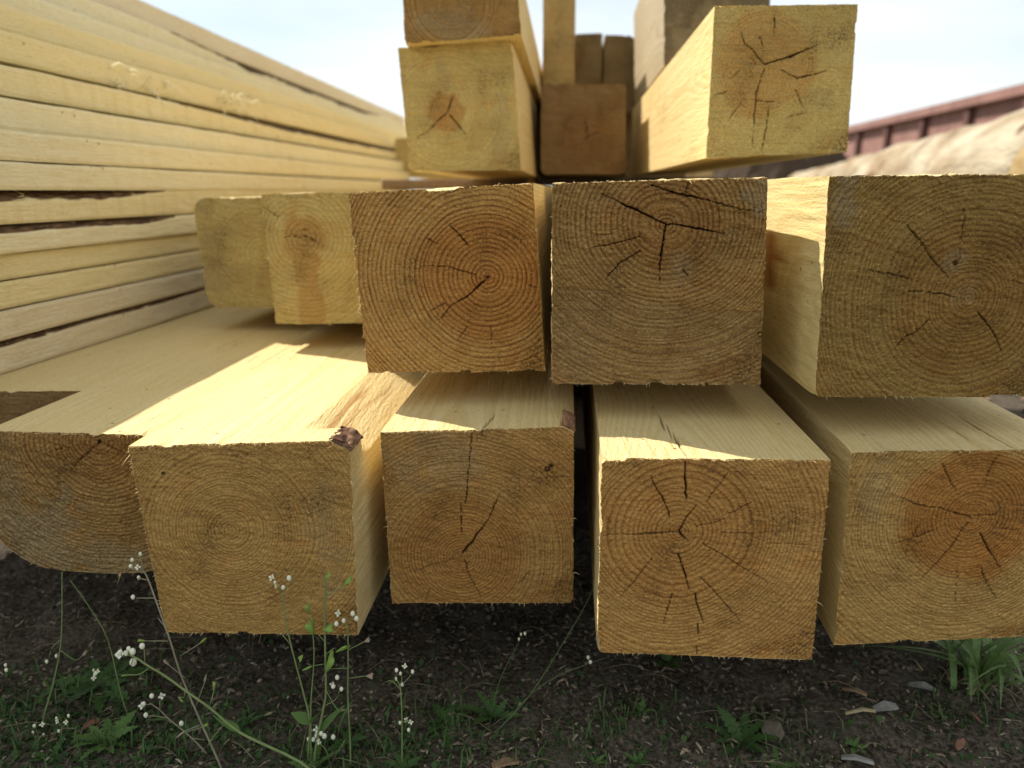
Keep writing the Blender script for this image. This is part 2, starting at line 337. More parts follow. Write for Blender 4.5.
FACES = {
'A': {'o':(-0.3079,0.4955,0.1227),'c':[(-80.8,117.6),(107.5,116.0),(64.6,0.0),(-91.3,0.0)],'pith':(2.4,108.3),'cracks':[(1.2,[(2.3,107.4),(-12.8,95.5),(-24.3,85.0)]),(0.6,[(-25.6,103.0),(-38.8,99.4)]),(0.8,[(5.9,107.4),(20.0,98.5)])]},
'B': {'o':(-0.1898,0.4678,0.0864),'c':[(-79.0,150.0),(76.7,156.0),(73.5,0.0),(-71.2,2.6)],'pith':(-13.9,86.7),'cracks':[(0.5,[(2.4,144.5),(5.5,146.7)])]},
'C': {'o':(-0.0247,0.499,0.094),'c':[(-73.2,143.5),(70.6,147.4),(73.2,0.0),(-70.7,0.0)],'pith':(-14.6,41.1),'cracks':[(2.2,[(-13.8,43.5),(1.5,64.3),(8.1,75.7)]),(0.9,[(8.1,75.7),(15.2,94.0)]),(1.1,[(-10.7,85.6),(-8.7,109.2)]),(0.7,[(-8.7,109.2),(-5.1,145.5)]),(0.8,[(-14.2,61.4),(-14.5,85.6)]),(0.6,[(-17.3,39.7),(-33.2,35.3),(-57.4,25.8)]),(0.8,[(-13.3,38.2),(-7.0,20.4),(0.3,3.9)]),(0.5,[(38.3,29.4),(30.3,17.5)]),(0.4,[(-40.6,11.5),(-44.9,0.9)])]},
'D': {'o':(0.1363,0.4389,0.0859),'c':[(-77.0,154.3),(74.1,152.9),(78.5,0.0),(-75.7,6.6)],'pith':(-22.9,101.0),'cracks':[(1.3,[(-22.9,101.0),(-17.4,113.0),(-13.2,120.4)]),(1.2,[(-22.9,101.0),(-16.1,93.5)]),(1.4,[(-22.9,101.0),(-48.8,99.2),(-74.9,98.6)]),(0.8,[(-29.0,111.5),(-36.7,127.7),(-45.0,142.2)]),(1.5,[(-19.8,124.8),(-20.9,137.9),(-21.8,152.2)]),(0.6,[(-11.3,104.0),(7.9,110.6)]),(0.9,[(10.3,114.5),(24.6,121.9)]),(0.5,[(-6.6,122.7),(7.8,145.1)]),(0.5,[(-5.8,91.9),(16.0,78.2),(41.1,62.0)]),(1.3,[(-22.4,84.3),(-18.3,72.0),(-12.4,54.7)]),(1.1,[(-8.7,53.1),(-5.0,40.4),(-0.8,29.1)]),(0.8,[(-5.6,29.1),(-3.3,16.0)]),(0.7,[(-24.2,53.8),(-29.0,29.1)]),(0.4,[(6.0,100.1),(38.9,99.5)]),(0.4,[(38.3,91.9),(72.9,90.4)]),(0.6,[(-4.4,10.4),(-3.8,2.7)]),(0.4,[(-5.3,65.7),(25.6,30.7)]),(0.4,[(-39.7,81.2),(-60.6,50.0)])]},
'E': {'o':(0.314,0.4548,0.087),'c':[(-82.3,151.4),(74.0,153.6),(84.8,8.5),(-76.5,0.0)],'pith':(7.8,102.9),'cracks':[(1.1,[(7.8,102.9),(-2.9,105.0),(-14.6,109.5)]),(1.0,[(-14.6,109.5),(-31.4,112.4),(-44.5,118.3)]),(0.8,[(7.8,102.9),(24.9,105.0)]),(0.8,[(6.3,99.1),(-2.9,79.4),(-19.6,53.0)]),(1.2,[(16.0,90.0),(23.7,77.8),(34.5,63.9)]),(0.9,[(20.3,65.5),(26.9,51.4),(36.2,38.7)]),(0.6,[(-19.9,143.0),(-7.2,122.7)]),(0.5,[(16.8,147.3),(12.3,127.1)]),(0.5,[(-16.1,93.0),(-46.2,82.4)]),(0.6,[(3.8,60.8),(7.6,35.5)]),(0.4,[(29.0,94.5),(43.0,93.0)]),(0.4,[(-34.7,79.4),(-26.8,100.6)])]},
'F': {'o':(-0.3245,0.8844,0.2685),'c':[(-61.1,133.5),(59.4,134.6),(58.5,0.0),(-56.8,0.0)],'pith':(15.6,67.2),'cracks':[]},
'G': {'o':(-0.1913,0.7764,0.2679),'c':[(-73.8,139.1),(71.0,142.2),(72.9,1.1),(-70.1,0.0)],'pith':(-33.0,94.2),'cracks':[(0.9,[(-58.1,94.2),(-30.3,95.4),(-8.5,84.3)]),(0.9,[(-34.9,101.6),(-24.7,104.0)]),(0.8,[(-72.8,125.9),(-49.1,111.4)])]},
'H': {'o':(-0.0496,0.5579,0.2677),'c':[(-74.8,140.9),(65.5,148.2),(76.4,1.7),(-67.1,0.0)],'pith':(30.5,77.6),'cracks':[(1.6,[(28.3,74.9),(13.5,61.4),(0.9,54.6)]),(0.7,[(0.9,54.6),(-8.5,43.1)]),(0.7,[(21.6,79.4),(0.4,84.9),(-21.9,85.6)]),(0.8,[(15.2,102.1),(8.8,110.1),(1.2,116.6)]),(0.5,[(-2.5,57.3),(-17.4,49.6)]),(0.5,[(13.1,37.8),(7.2,28.0)]),(0.5,[(33.2,38.5),(32.8,24.5)]),(0.5,[(62.0,70.4),(69.8,69.3)]),(0.4,[(-8.0,102.9),(-16.7,107.9)])]},
'I': {'o':(0.1066,0.5194,0.2681),'c':[(-78.4,147.4),(73.2,151.4),(81.5,0.0),(-76.3,0.8)],'pith':(3.8,118.7),'cracks':[(1.5,[(3.8,118.7),(-8.7,124.6),(-22.4,131.1),(-43.7,140.1)]),(1.5,[(3.8,118.7),(13.9,118.5),(29.7,115.5),(46.7,112.6)]),(1.7,[(3.8,118.7),(1.5,100.5),(0.2,82.5)]),(0.7,[(0.2,82.5),(1.5,75.7)]),(0.7,[(-14.7,110.4),(-32.5,106.0),(-49.3,102.7)]),(0.4,[(-35.0,112.6),(-48.4,112.0)]),(0.8,[(-14.3,100.5),(-28.6,91.5),(-37.9,79.8)]),(0.5,[(17.0,87.0),(23.2,79.1)]),(0.6,[(17.6,147.1),(15.5,139.7)]),(1.0,[(-8.7,146.0),(12.6,139.7),(32.8,135.4),(55.4,129.4),(73.3,127.9)])]},
'J': {'o':(0.2919,0.4855,0.2685),'c':[(-83.9,151.1),(68.8,152.3),(91.2,0.0),(-76.1,0.0)],'pith':(21.0,70.5),'cracks':[(0.8,[(-27.5,119.6),(-11.9,102.4)]),(0.5,[(-11.9,102.4),(6.7,82.8)]),(0.6,[(9.5,132.2),(10.5,113.2),(11.2,95.9)]),(0.6,[(-48.5,88.9),(-32.7,87.2),(-15.4,82.3)]),(0.7,[(-19.9,75.0),(0.4,73.4),(18.7,70.5)]),(0.6,[(-3.6,55.8),(-15.6,45.5),(-28.4,32.3)]),(0.9,[(29.2,61.5),(40.4,49.0),(52.4,32.8)]),(0.4,[(47.7,82.8),(57.0,80.5)])]},
'K': {'o':(-0.0628,0.92,0.4341),'c':[(-72.9,140.2),(62.8,148.9),(73.9,1.2),(-63.9,0.0)],'pith':(-15.7,68.2),'cracks':[(1.4,[(-15.7,68.2),(-11.6,78.9),(-7.6,89.5)]),(1.2,[(-15.7,68.2),(-41.1,46.6)]),(1.2,[(-15.7,68.2),(8.6,39.4)]),(0.8,[(-41.1,46.6),(-54.8,37.6)])]},
'L': {'o':(-0.0594,0.9,0.5739),'c':[(-66.3,137.7),(61.6,142.6),(69.8,9.6),(-65.1,0.0)],'pith':(-11.0,44.0),'cracks':[]},
'R': {'o':(0.2571,0.73,0.4413),'c':[(-68.5,134.9),(64.7,136.6),(70.7,5.6),(-66.9,0.0)],'pith':(-16.5,84.7),'cracks':[(1.9,[(-16.5,84.7),(6.1,91.5),(32.6,102.4)]),(0.8,[(-16.5,84.7),(-37.4,103.4),(-42.0,113.5)]),(1.0,[(-17.1,82.3),(-23.3,60.5),(-22.5,30.5),(-21.8,10.7)]),(0.8,[(-9.2,46.5),(-10.0,26.9),(-12.9,5.3)]),(1.5,[(-11.9,125.1),(-10.2,107.4)]),(1.1,[(-1.2,79.6),(15.5,72.7),(42.6,79.6)]),(0.6,[(-50.6,60.5),(-64.1,56.0)]),(0.6,[(-21.8,52.5),(0.9,51.1)]),(0.7,[(14.7,62.3),(23.9,46.5)]),(0.7,[(-23.2,108.5),(-19.5,100.0)]),(0.6,[(-36.7,51.1),(-47.5,35.9)]),(0.5,[(9.8,37.6),(28.1,42.9)]),(0.5,[(-39.1,79.6),(-49.7,72.7)])]},
'N': {'o':(0.1227,1.29,0.4388),'c':[(-73.7,145.8),(69.9,145.8),(76.0,0.0),(-72.1,0.0)],'pith':(6.6,58.2),'cracks':[(1.6,[(2.1,91.9),(6.5,61.6),(-7.5,44.6)]),(1.2,[(6.5,61.6),(27.7,68.4)])]},
'Q': {'o':(0.3041,1.16,0.5922),'c':[(-84.9,181.2),(74.6,187.6),(85.0,2.8),(-74.7,0.0)]},
'M': {'o':(0.0235,1.22,0.5766),'c':[(-72.5,175.1),(71.5,175.1),(75.5,0.0),(-74.6,0.0)]},
'O': {'o':(0.1303,1.7,0.6276),'c':[(-69.1,114.1),(66.5,116.1),(70.4,0.0),(-67.9,0.0)]},
'P': {'o':(0.235,1.7,0.5857),'c':[(-38.0,154.0),(32.0,154.0),(38.9,0.0),(-32.9,0.0)]},
'T': {'o':(-0.267,2.5,0.456),'c':[(-123.2,124.9),(126.9,124.9),(125.0,0.0),(-128.6,0.0)]},
}
PLANTS = {
'p1': {'st':[(1.0,[(-2096,4250,-99),(-2130,4268,61),(-2252,4309,416),(-2312,4330,595),(-2371,4353,786),(-2425,4382,1028),(-2453,4395,1133),(-2509,4421,1340),(-2537,4434,1443),(-2566,4444,1523),(-2604,4450,1574)])],'tw':[[(-2566,4444,1523),(-2636,4450,1598)],[(-2566,4444,1523),(-2675,4448,1560)],[(-2572,4445,1531),(-2587,4450,1644)],[(-2548,4437,1472),(-2617,4439,1487)],[(-2509,4421,1340),(-2642,4421,1340)],[(-2440,4382,1021),(-2596,4382,1021)],[(-2362,4368,908),(-2221,4379,998)],[(-2338,4348,740),(-2439,4359,832)],[(-2274,4322,525),(-2205,4342,695)],[(-2239,4306,385),(-2366,4299,330)],[(-2447,4393,1118),(-2498,4403,1193)]],'bl':[(-2646,4450,1621),(-2584,4450,1667),(-2604,4450,1574),(-2675,4448,1560),(-2617,4439,1487),(-2663,4422,1348)],'pods':[((-2439,4359,832),(-2478,4364,877),1),((-2205,4342,695),(-2187,4350,756),1),((-2221,4379,998),(-2169,4384,1043),0),((-2596,4382,1021),(-2652,4382,1028),0),((-2366,4299,330),(-2419,4295,291),1)],'lv':[]},
'p2': {'st':[(1.4,[(-1306,4050,98),(-1471,4068,276),(-1807,4086,459),(-1926,4095,542),(-2068,4109,685),(-2197,4120,789),(-2357,4134,922),(-2453,4141,987),(-2530,4147,1046),(-2581,4150,1075)])],'tw':[[(-2453,4141,987),(-2526,4135,936),(-2614,4135,929)],[(-2485,4144,1017),(-2479,4150,1129)],[(-2581,4150,1075),(-2664,4148,1060)],[(-2556,4148,1060),(-2581,4142,1002)],[(-2555,4149,1067),(-2556,4150,1114)],[(-2229,4123,819),(-2239,4118,767),(-2280,4118,767)],[(-2074,4109,685),(-2032,4122,811)],[(-1919,4095,542),(-1992,4098,580),(-2051,4104,633)],[(-1972,4098,573),(-2047,4088,482),(-2101,4081,406)]],'bl':[(-2630,4150,1114),(-2677,4148,1060),(-2573,4150,1137),(-2549,4150,1114),(-2606,4150,1090),(-2649,4150,1075),(-2581,4142,1002),(-2483,4150,1153)],'pods':[((-2280,4118,767),(-2249,4114,730),0),((-2032,4122,811),(-2027,4129,878),0),((-2614,4135,929),(-2649,4134,922),0)],'lv':[((-1873,4091,505),(-2017,4103,625),6)]},
'p2b': {'st':[(0.8,[(-2144,4350,-189),(-2289,4390,64),(-2430,4414,220),(-2537,4429,314),(-2607,4441,391),(-2678,4450,445)])],'tw':[[(-2551,4431,329),(-2647,4434,345),(-2706,4434,345)],[(-2607,4441,391),(-2601,4450,472)],[(-2664,4449,438),(-2723,4448,430)],[(-2430,4414,220),(-2317,4419,252)],[(-2396,4407,174),(-2285,4404,158)]],'bl':[(-2714,4450,454),(-2598,4450,489),(-2739,4446,422),(-2713,4435,353),(-2664,4450,498),(-2457,4424,283)],'pods':[((-2317,4419,252),(-2257,4424,283),0)],'lv':[((-2537,4429,314),(-2684,4433,337),3)]},
'p3': {'st':[(1.0,[(-1529,4407,21),(-1495,4415,308),(-1524,4421,538),(-1559,4428,763),(-1589,4433,951),(-1610,4439,1152),(-1622,4446,1372)]),(0.8,[(-1505,4408,47),(-1484,4417,368),(-1475,4420,496),(-1431,4430,829),(-1425,4436,1032),(-1429,4440,1192)]),(1.3,[(-1498,4405,-68),(-1443,4412,196),(-1382,4419,454),(-1360,4423,580),(-1342,4435,992),(-1322,4444,1310),(-1303,4450,1504)]),(0.9,[(-1221,4400,-248),(-1207,4411,152),(-1204,4420,496),(-1188,4428,780),(-1175,4436,1032),(-1184,4438,1120)]),(1.2,[(-1510,4400,-248),(-1480,4406,-24),(-1462,4410,135)])],'tw':[[(-1320,4445,1341),(-1240,4446,1388),(-1189,4447,1419)],[(-1589,4433,951),(-1647,4436,1040)],[(-1361,4429,796),(-1449,4428,780)],[(-1343,4434,976),(-1389,4436,1040)],[(-1189,4428,763),(-1349,4428,755)],[(-1186,4425,680),(-1062,4426,697)],[(-1181,4432,911),(-1063,4434,976)],[(-1349,4431,870),(-1281,4433,927)],[(-1360,4423,580),(-1309,4419,454),(-1268,4417,394)],[(-1383,4419,445),(-1299,4420,496),(-1257,4423,580)],[(-1370,4405,-68),(-1392,4408,65),(-1447,4410,135)],[(-1370,4405,-68),(-1245,4411,152)],[(-1622,4446,1372),(-1660,4448,1427)],[(-1622,4446,1372),(-1560,4448,1442)],[(-1184,4438,1120),(-1237,4441,1200)],[(-1184,4438,1120),(-1124,4440,1184)]],'bl':[(-1683,4449,1481),(-1665,4448,1450),(-1612,4447,1404),(-1564,4449,1481),(-1668,4447,1404),(-1229,4441,1216),(-1197,4439,1152),(-1130,4441,1208),(-1247,4439,1136),(-1103,4440,1176),(-1265,4426,705),(-1298,4424,630),(-1241,4423,605),(-1314,4423,605),(-1501,4413,222),(-1459,4411,178),(-1411,4413,231),(-1520,4411,161),(-1483,4411,152),(-1431,4411,152),(-1390,4412,205),(-1332,4411,178),(-1455,4413,239)],'pods':[((-1189,4447,1419),(-1129,4449,1481),2),((-1450,4441,1200),(-1444,4443,1279),2),((-1425,4436,1032),(-1447,4439,1136),2),((-1358,4437,1072),(-1278,4438,1096),2),((-1508,4431,870),(-1540,4430,829),2),((-1449,4428,780),(-1509,4427,747),2),((-1351,4427,730),(-1292,4431,870),2),((-1268,4432,894),(-1179,4433,943),2),((-1062,4426,697),(-1011,4426,697),1),((-1063,4434,976),(-1033,4435,992),1),((-1313,4449,1466),(-1274,4450,1520),2)],'lv':[((-1488,4415,308),(-1622,4417,394),8),((-1489,4415,291),(-1429,4418,411),6),((-1443,4412,196),(-1280,4419,445),6),((-1294,4412,196),(-1226,4420,496),5)]},
'p4': {'st':[(0.9,[(-825,4350,-198),(-818,4362,18),(-807,4381,355),(-808,4393,561),(-813,4397,634),(-833,4400,683)])],'tw':[[(-806,4395,602),(-869,4400,675),(-913,4399,667)],[(-805,4397,634),(-795,4400,717)],[(-805,4397,634),(-730,4400,725)],[(-808,4380,338),(-748,4381,355)],[(-809,4378,305),(-830,4380,338)]],'bl':[(-801,4400,759),(-770,4400,809),(-722,4400,734),(-839,4400,700),(-798,4398,643),(-829,4400,784),(-822,4380,338),(-741,4381,363),(-778,4380,338),(-758,4377,288)],'pods':[],'lv':[]},
'p5': {'st':[(0.8,[(-3742,4750,21),(-3626,4773,320),(-3524,4798,647),(-3479,4818,901),(-3449,4838,1149),(-3432,4850,1296)]),(0.6,[(-3092,4771,303),(-3141,4805,732),(-3251,4826,1001),(-3379,4845,1231)])],'tw':[[(-3524,4798,647),(-3417,4791,562),(-3358,4794,596)],[(-3514,4805,732),(-3584,4799,664),(-3618,4793,579)]],'bl':[(-3619,4792,571),(-3579,4793,579),(-3295,4783,459),(-3256,4783,459),(-3277,4780,416),(-3239,4785,476)],'pods':[((-3358,4794,596),(-3323,4797,630),1)],'lv':[((-3644,4771,303),(-3676,4781,424),4)]},
'p6': {'st':[(0.7,[(-3558,4550,-234),(-3504,4578,-44),(-3478,4600,103)]),(0.7,[(-3752,4550,-234),(-3716,4574,-69),(-3684,4590,38)])],'tw':[[(-3478,4600,103),(-3501,4600,149)],[(-3478,4600,103),(-3424,4600,149)]],'bl':[(-3492,4600,204),(-3415,4600,204),(-3499,4600,159),(-3430,4600,159),(-3486,4599,95),(-3702,4600,103),(-3648,4600,103),(-3697,4595,71),(-3638,4589,30),(-3832,4600,642),(-3824,4600,607)],'pods':[],'lv':[]},
'p7': {'st':[(0.6,[(-95,4700,7),(143,4804,230),(427,4978,610),(617,5105,895),(719,5200,1112)]),(0.6,[(-95,4700,7),(143,4804,230),(384,4868,367),(787,4928,498)]),(0.5,[(-174,4719,47),(-96,4852,332),(64,4978,610)])],'tw':[],'bl':[(610,4928,498),(626,4915,471),(105,5001,660),(73,4991,639),(56,4978,610)],'pods':[],'lv':[]},
}
# ------------------------------------------------------------------ timbers
STEPS = [0, .0008, .0024, .005, .010, .018, .028, .04, .055, .075, .10, .13, .165, .21, .27, .35, .46, .62, .85, 1.15, 1.6, 2.3, 3.2]
fibre_mat = plain('pale wood fibre', (.86, .70, .38), (.74, .54, .24), 300, .8, .1, trans=.35)
bark_m = bark_mat('pine bark')

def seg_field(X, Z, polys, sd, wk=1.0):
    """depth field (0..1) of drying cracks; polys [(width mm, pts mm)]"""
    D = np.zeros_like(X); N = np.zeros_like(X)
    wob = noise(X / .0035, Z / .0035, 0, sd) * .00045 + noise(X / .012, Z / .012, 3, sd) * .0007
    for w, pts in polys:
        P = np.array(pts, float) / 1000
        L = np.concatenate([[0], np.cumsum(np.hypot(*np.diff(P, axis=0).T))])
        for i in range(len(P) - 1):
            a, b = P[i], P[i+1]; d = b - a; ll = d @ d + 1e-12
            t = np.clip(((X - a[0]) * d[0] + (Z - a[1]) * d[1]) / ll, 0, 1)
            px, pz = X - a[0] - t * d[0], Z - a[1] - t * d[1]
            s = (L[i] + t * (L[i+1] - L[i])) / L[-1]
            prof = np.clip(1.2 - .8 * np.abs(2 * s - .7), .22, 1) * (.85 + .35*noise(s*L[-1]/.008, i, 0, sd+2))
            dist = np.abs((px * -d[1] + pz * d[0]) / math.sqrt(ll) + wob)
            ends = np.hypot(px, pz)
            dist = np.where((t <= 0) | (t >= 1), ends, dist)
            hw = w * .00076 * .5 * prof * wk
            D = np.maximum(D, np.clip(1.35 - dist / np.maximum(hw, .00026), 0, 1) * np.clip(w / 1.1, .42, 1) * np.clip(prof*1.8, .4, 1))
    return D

def timber(key, name, label, cat, F, group=None, N=200, length=3.2, yaw=4.5, spacing=.0030, heart=0.0, end=None, side=None,
           round_=(0, 0, 0, 0), wane=None, section=None, knots=(), stains=(), stepline=None, topcrack=None, squash=1.0, seed=1, rag=1.0,
           fuzz=160, relief=1.0, tears=0.0, side_knots=(), kern=.3, hs=.55, streak=None, rosy=()):
    ox, oy, oz = F['o']
    C = [np.array(c) / 1000 for c in F['c']]          # TL TR BR BL in metres
    TL, TR, BR, BL = C
    yw = R(yaw); dx, dy = math.sin(yw), math.cos(yw)
    px, pz = [v / 1000 for v in F.get('pith', (0, 70))]
    def sect(u, v, t=0.0):
        """section point of (u,v) in the unit square, t metres behind the end"""
        if section: x, z = section(u, v)
        else:
            x = (BL[0]*(1-u) + BR[0]*u)*(1-v) + (TL[0]*(1-u) + TR[0]*u)*v
            z = (BL[1]*(1-u) + BR[1]*u)*(1-v) + (TL[1]*(1-u) + TR[1]*u)*v
        w = .5 * (TR[0]-TL[0] + BR[0]-BL[0]); h = .5 * (TL[1]-BL[1] + TR[1]-BR[1])
        # rounded corners TL TR BR BL, radius in m
        su, sv = u*w, v*h
        for ci, (cu, cv) in enumerate(((0, 1), (1, 1), (1, 0), (0, 0))):
            r = round_[ci]
            if not r: continue
            a = (r - np.abs(su - cu*w)); b = (r - np.abs(sv - cv*h))
            ins = (a > 0) & (b > 0); q = np.hypot(a, b); m = np.maximum(a, b)
            k = np.where(ins, m / np.maximum(q, 1e-9), 1.0)
            sx = (1 if cu == 0 else -1); sz = (1 if cv == 0 else -1)
            x = x + np.where(ins, sx * (a - a*k), 0); z = z + np.where(ins, sz * (b - b*k), 0)
        if wane is not None:                           # chamfered, bark-edged corner: list of (corner, fn(t)->size)
            for ci, fn in wane:
                cu, cv = ((0, 1), (1, 1), (1, 0), (0, 0))[ci]
                c = fn(np.asarray(t, float))
                a = np.abs(su - cu*w); b = np.abs(sv - cv*h)
                df = np.maximum(c - (a + 1.7*b), 0) / 3.89
                x = x + df * (1 if cu == 0 else -1); z = z + 1.7 * df * (1 if cv == 0 else -1)
        # ragged sawn edge
        ed = np.minimum(np.minimum(u, 1-u)*w, np.minimum(v, 1-v)*h)
        fall = np.exp(-ed / .0016) * np.exp(-np.asarray(t, float) / .006) * rag
        chip = .0016 * sstep(.60, .80, noise(x/.013, z/.013, 8, seed)); cxm, czm = .5*(TL[0]+TR[0]), .5*(TL[1]+BL[1])
        x = x - fall * chip * np.sign(x - cxm) * (np.abs(u - .5) > .49); z = z - fall * chip * np.sign(z - czm) * (np.abs(v - .5) > .49)
        x = x + fall * (.00030 * noise(x/.0022, z/.0022, 1, seed) + .00035 * noise(x/.011, z/.011, 2, seed))
        z = z + fall * (.00030 * noise(x/.0022, z/.0022, 5, seed) + .00035 * noise(x/.011, z/.011, 6, seed))
        return x, z
    def rings(x, z, t=0.0):
        dr = .006 * np.clip(np.asarray(t, float)/.12, 0, 1); qx = x - px + dr * fbm(np.asarray(t)*1.3 + 5, z*3, 0, seed+9, 2); qz = (z - pz + dr * fbm(np.asarray(t)*1.3, x*3, 4, seed+9, 2)) * squash
        r = np.hypot(qx, qz); an = np.arctan2(qz, qx)
        r = r * (1 + .05 * noise(np.cos(an)*1.3 + 4, np.sin(an)*1.3, seed*.37, seed) + .006 * noise(np.cos(an)*4, np.sin(an)*4, r*20, seed+2))
        r = r + .0004 * noise(x/.014, z/.014, 0, seed+4) * np.clip(r/.02, 0, 1)
        g = r / spacing
        return g * (1 + kern * np.exp(-r/.018)) + .6 * noise(g/3.1, 0, seed*1.7, seed+6) + 1.5 * noise(g/9.5, 3, seed*.7, seed+7), r, an
    def masks(x, z, t=0.0, front=True):
        g, r, an = rings(x, z, t)
        H = np.zeros_like(r)
        if heart: H = hs * sstep(heart*1.16, heart*.86, r + .004*noise(np.cos(an)*2, np.sin(an)*2, 0, seed+8) + .0015*noise(x/.008, z/.008, 0, seed+5))
        G = np.zeros_like(r); K = np.zeros_like(r)
        for (sx, sz, rx, rz) in rosy:
            H = np.maximum(H, hs * sstep(1.15, .85, np.hypot((x - sx/1000)/(rx/1000), (z - sz/1000)/(rz/1000)) + .12*noise(x/.008, z/.008, 3, seed)))
        for (sx, sz, rx, rz, amt) in stains:
            q = np.hypot((x - sx/1000)/(rx/1000), (z - sz/1000)/(rz/1000)) + .45*fbm(x/.014, z/.014, 2, seed+3)
            G = np.maximum(G, amt * sstep(1.1, .45, q))
        return g, H, G, K
    V = []; ring = []; mask = []; faces = []; mi = []
    n0 = 0
    # --- front end face
    u, v = np.meshgrid(np.linspace(0, 1, N+1), np.linspace(0, 1, N+1))
    x, z = sect(u, v)
    g, H, G, K = masks(x, z)
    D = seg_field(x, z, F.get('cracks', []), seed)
    for (kx, kz, rr) in knots:
        K = np.maximum(K, sstep(1.1, .7, np.hypot(x - kx/1000, z - kz/1000)/(rr/1000) + .3*noise(x/.003, z/.003, 0, seed)))
    fr = g - np.floor(g)
    dep = (.00028*fbm(x/.0016, z/.0016, 0, seed+1, 2) + .0005*fbm(x/.02, z/.02, 0, seed+2, 2) + .0003*(sstep(.3, .9, fr) - sstep(.9, 1., fr))
           + .00022*noise((x*.35 + z)/.0028, (x - z*.3)/.03, 0, seed+3)) * relief * 1.6
    if stepline is not None:
        sx, sz, amt, gr = stepline
        zl = np.interp(x, np.array(sx)/1000, np.array(sz)/1000) + .0006*noise(x/.004, 0, 0, seed)
        low = sstep(0, .0009, zl - z)
        dep = dep + amt*low; G = np.maximum(G, gr*low)
        g = np.where(low > .5, g*.82 + .3, g)
    dep = dep + .0075*D**1.2
    ed = np.minimum(np.minimum(u, 1-u), np.minimum(v, 1-v)) * .15
    dep = dep * np.where(D > .05, 1, np.clip(ed/.0012, .0, 1)) + .0006*np.exp(-ed/.0012)*np.abs(noise(x/.004, z/.004, 9, seed))
    V.append(np.stack([x + dep*dx, dep*dy, z], -1).reshape(-1, 3))
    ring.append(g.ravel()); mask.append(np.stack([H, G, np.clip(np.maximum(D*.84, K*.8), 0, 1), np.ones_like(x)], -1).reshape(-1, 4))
    faces.append(gridf(N, N)); mi.append(0); n0 += (N+1)**2
    # --- four sides
    T = np.array([s for s in STEPS if s < length - .05] + [length])
    for si in range(4):
        M_ = N
        s = np.linspace(0, 1, M_+1)
        uu, vv = ((s, np.ones_like(s)), (np.ones_like(s), 1-s), (1-s, np.zeros_like(s)), (np.zeros_like(s), s))[si]
        nrm = ((0, 1), (1, 0), (0, -1), (-1, 0))[si]
        U = np.broadcast_to(uu, (len(T), M_+1)); Vv = np.broadcast_to(vv, (len(T), M_+1)); TT = np.broadcast_to(T[:, None], U.shape)
        x, z = sect(U, Vv, TT)
        g, H, G, K = masks(x, z, TT*1.0, False)
        e = np.minimum(s, 1-s)[None, :] * .15
        a = (x if nrm[0] == 0 else z)
        rl = (.00035*noise(a/.005, TT/.03, si, seed) + .0005*noise(a/.03, TT/.12, si, seed+1)) * np.clip(e/.004, 0, 1) * np.clip(TT/.004, 0, 1) * relief
        if topcrack and si == 0:
            Dc = np.zeros_like(a)
            for (w, pts) in topcrack:                  # pts (x mm, t mm)
                P = np.array(pts)/1000
                xl = np.interp(TT, P[:, 1], P[:, 0]); ok = (TT <= P[-1, 1])
                Dc = np.maximum(Dc, np.clip(1.3 - np.abs(x - xl)/(w*.0005), 0, 1) * ok)
            rl = rl - .004*Dc; K = np.maximum(K, Dc*.8)
        KB = np.zeros_like(a)
        for (ks, ka, kt, ra, rt) in side_knots:
            if ks == si:
                q = np.hypot((a - ka/1000)/(ra/1000), (TT - kt/1000)/(rt/1000)) + .15*noise(a/.01, TT/.01, 0, seed)
                KB = np.maximum(KB, sstep(1.05, .8, q)); g = g + 2.2*np.exp(-(q*1.1)**2)*2
        if streak and si == streak[0]:
            q = sstep(.42, .7, .46 + .45*noise(a/.0035, TT/.045, 2, seed) + .3*noise(a/.0012, TT/.02, 3, seed))
            KB = np.maximum(KB, .85*q*sstep(streak[1], streak[1]+.006, a)*sstep(streak[2]-.01, streak[2]+.01, TT)*sstep(streak[3], streak[3]-.06, TT))
        V.append(np.stack([x + TT*dx + rl*nrm[0], TT*dy, z + rl*nrm[1]], -1).reshape(-1, 3))
        ring.append(g.ravel()); mask.append(np.stack([KB, G*.5*np.exp(-TT/.02), K, np.ones_like(x)], -1).reshape(-1, 4))
        faces.append(gridf(M_, len(T)-1, n0)); mi.append(1); n0 += (M_+1)*len(T)
    # --- back end
    u, v = np.meshgrid(np.linspace(0, 1, 13), np.linspace(0, 1, 13)); x, z = sect(u, v, length)
    g, H, G, K = masks(x, z)
    V.append(np.stack([x + length*dx, np.full_like(x, length*dy), z], -1).reshape(-1, 3)); ring.append(g.ravel()); mask.append(np.stack([H, G, K, np.ones_like(x)], -1).reshape(-1, 4))
    faces.append(gridf(12, 12, n0, True)); mi.append(0)
    me = raw_mesh(name, np.concatenate(V), faces, [end, side], mi, True, {'ring': np.concatenate(ring)}, {'mask': np.concatenate(mask)})
    o = link(name, me, None, (ox, oy, oz)); tag(o, label, cat, group)
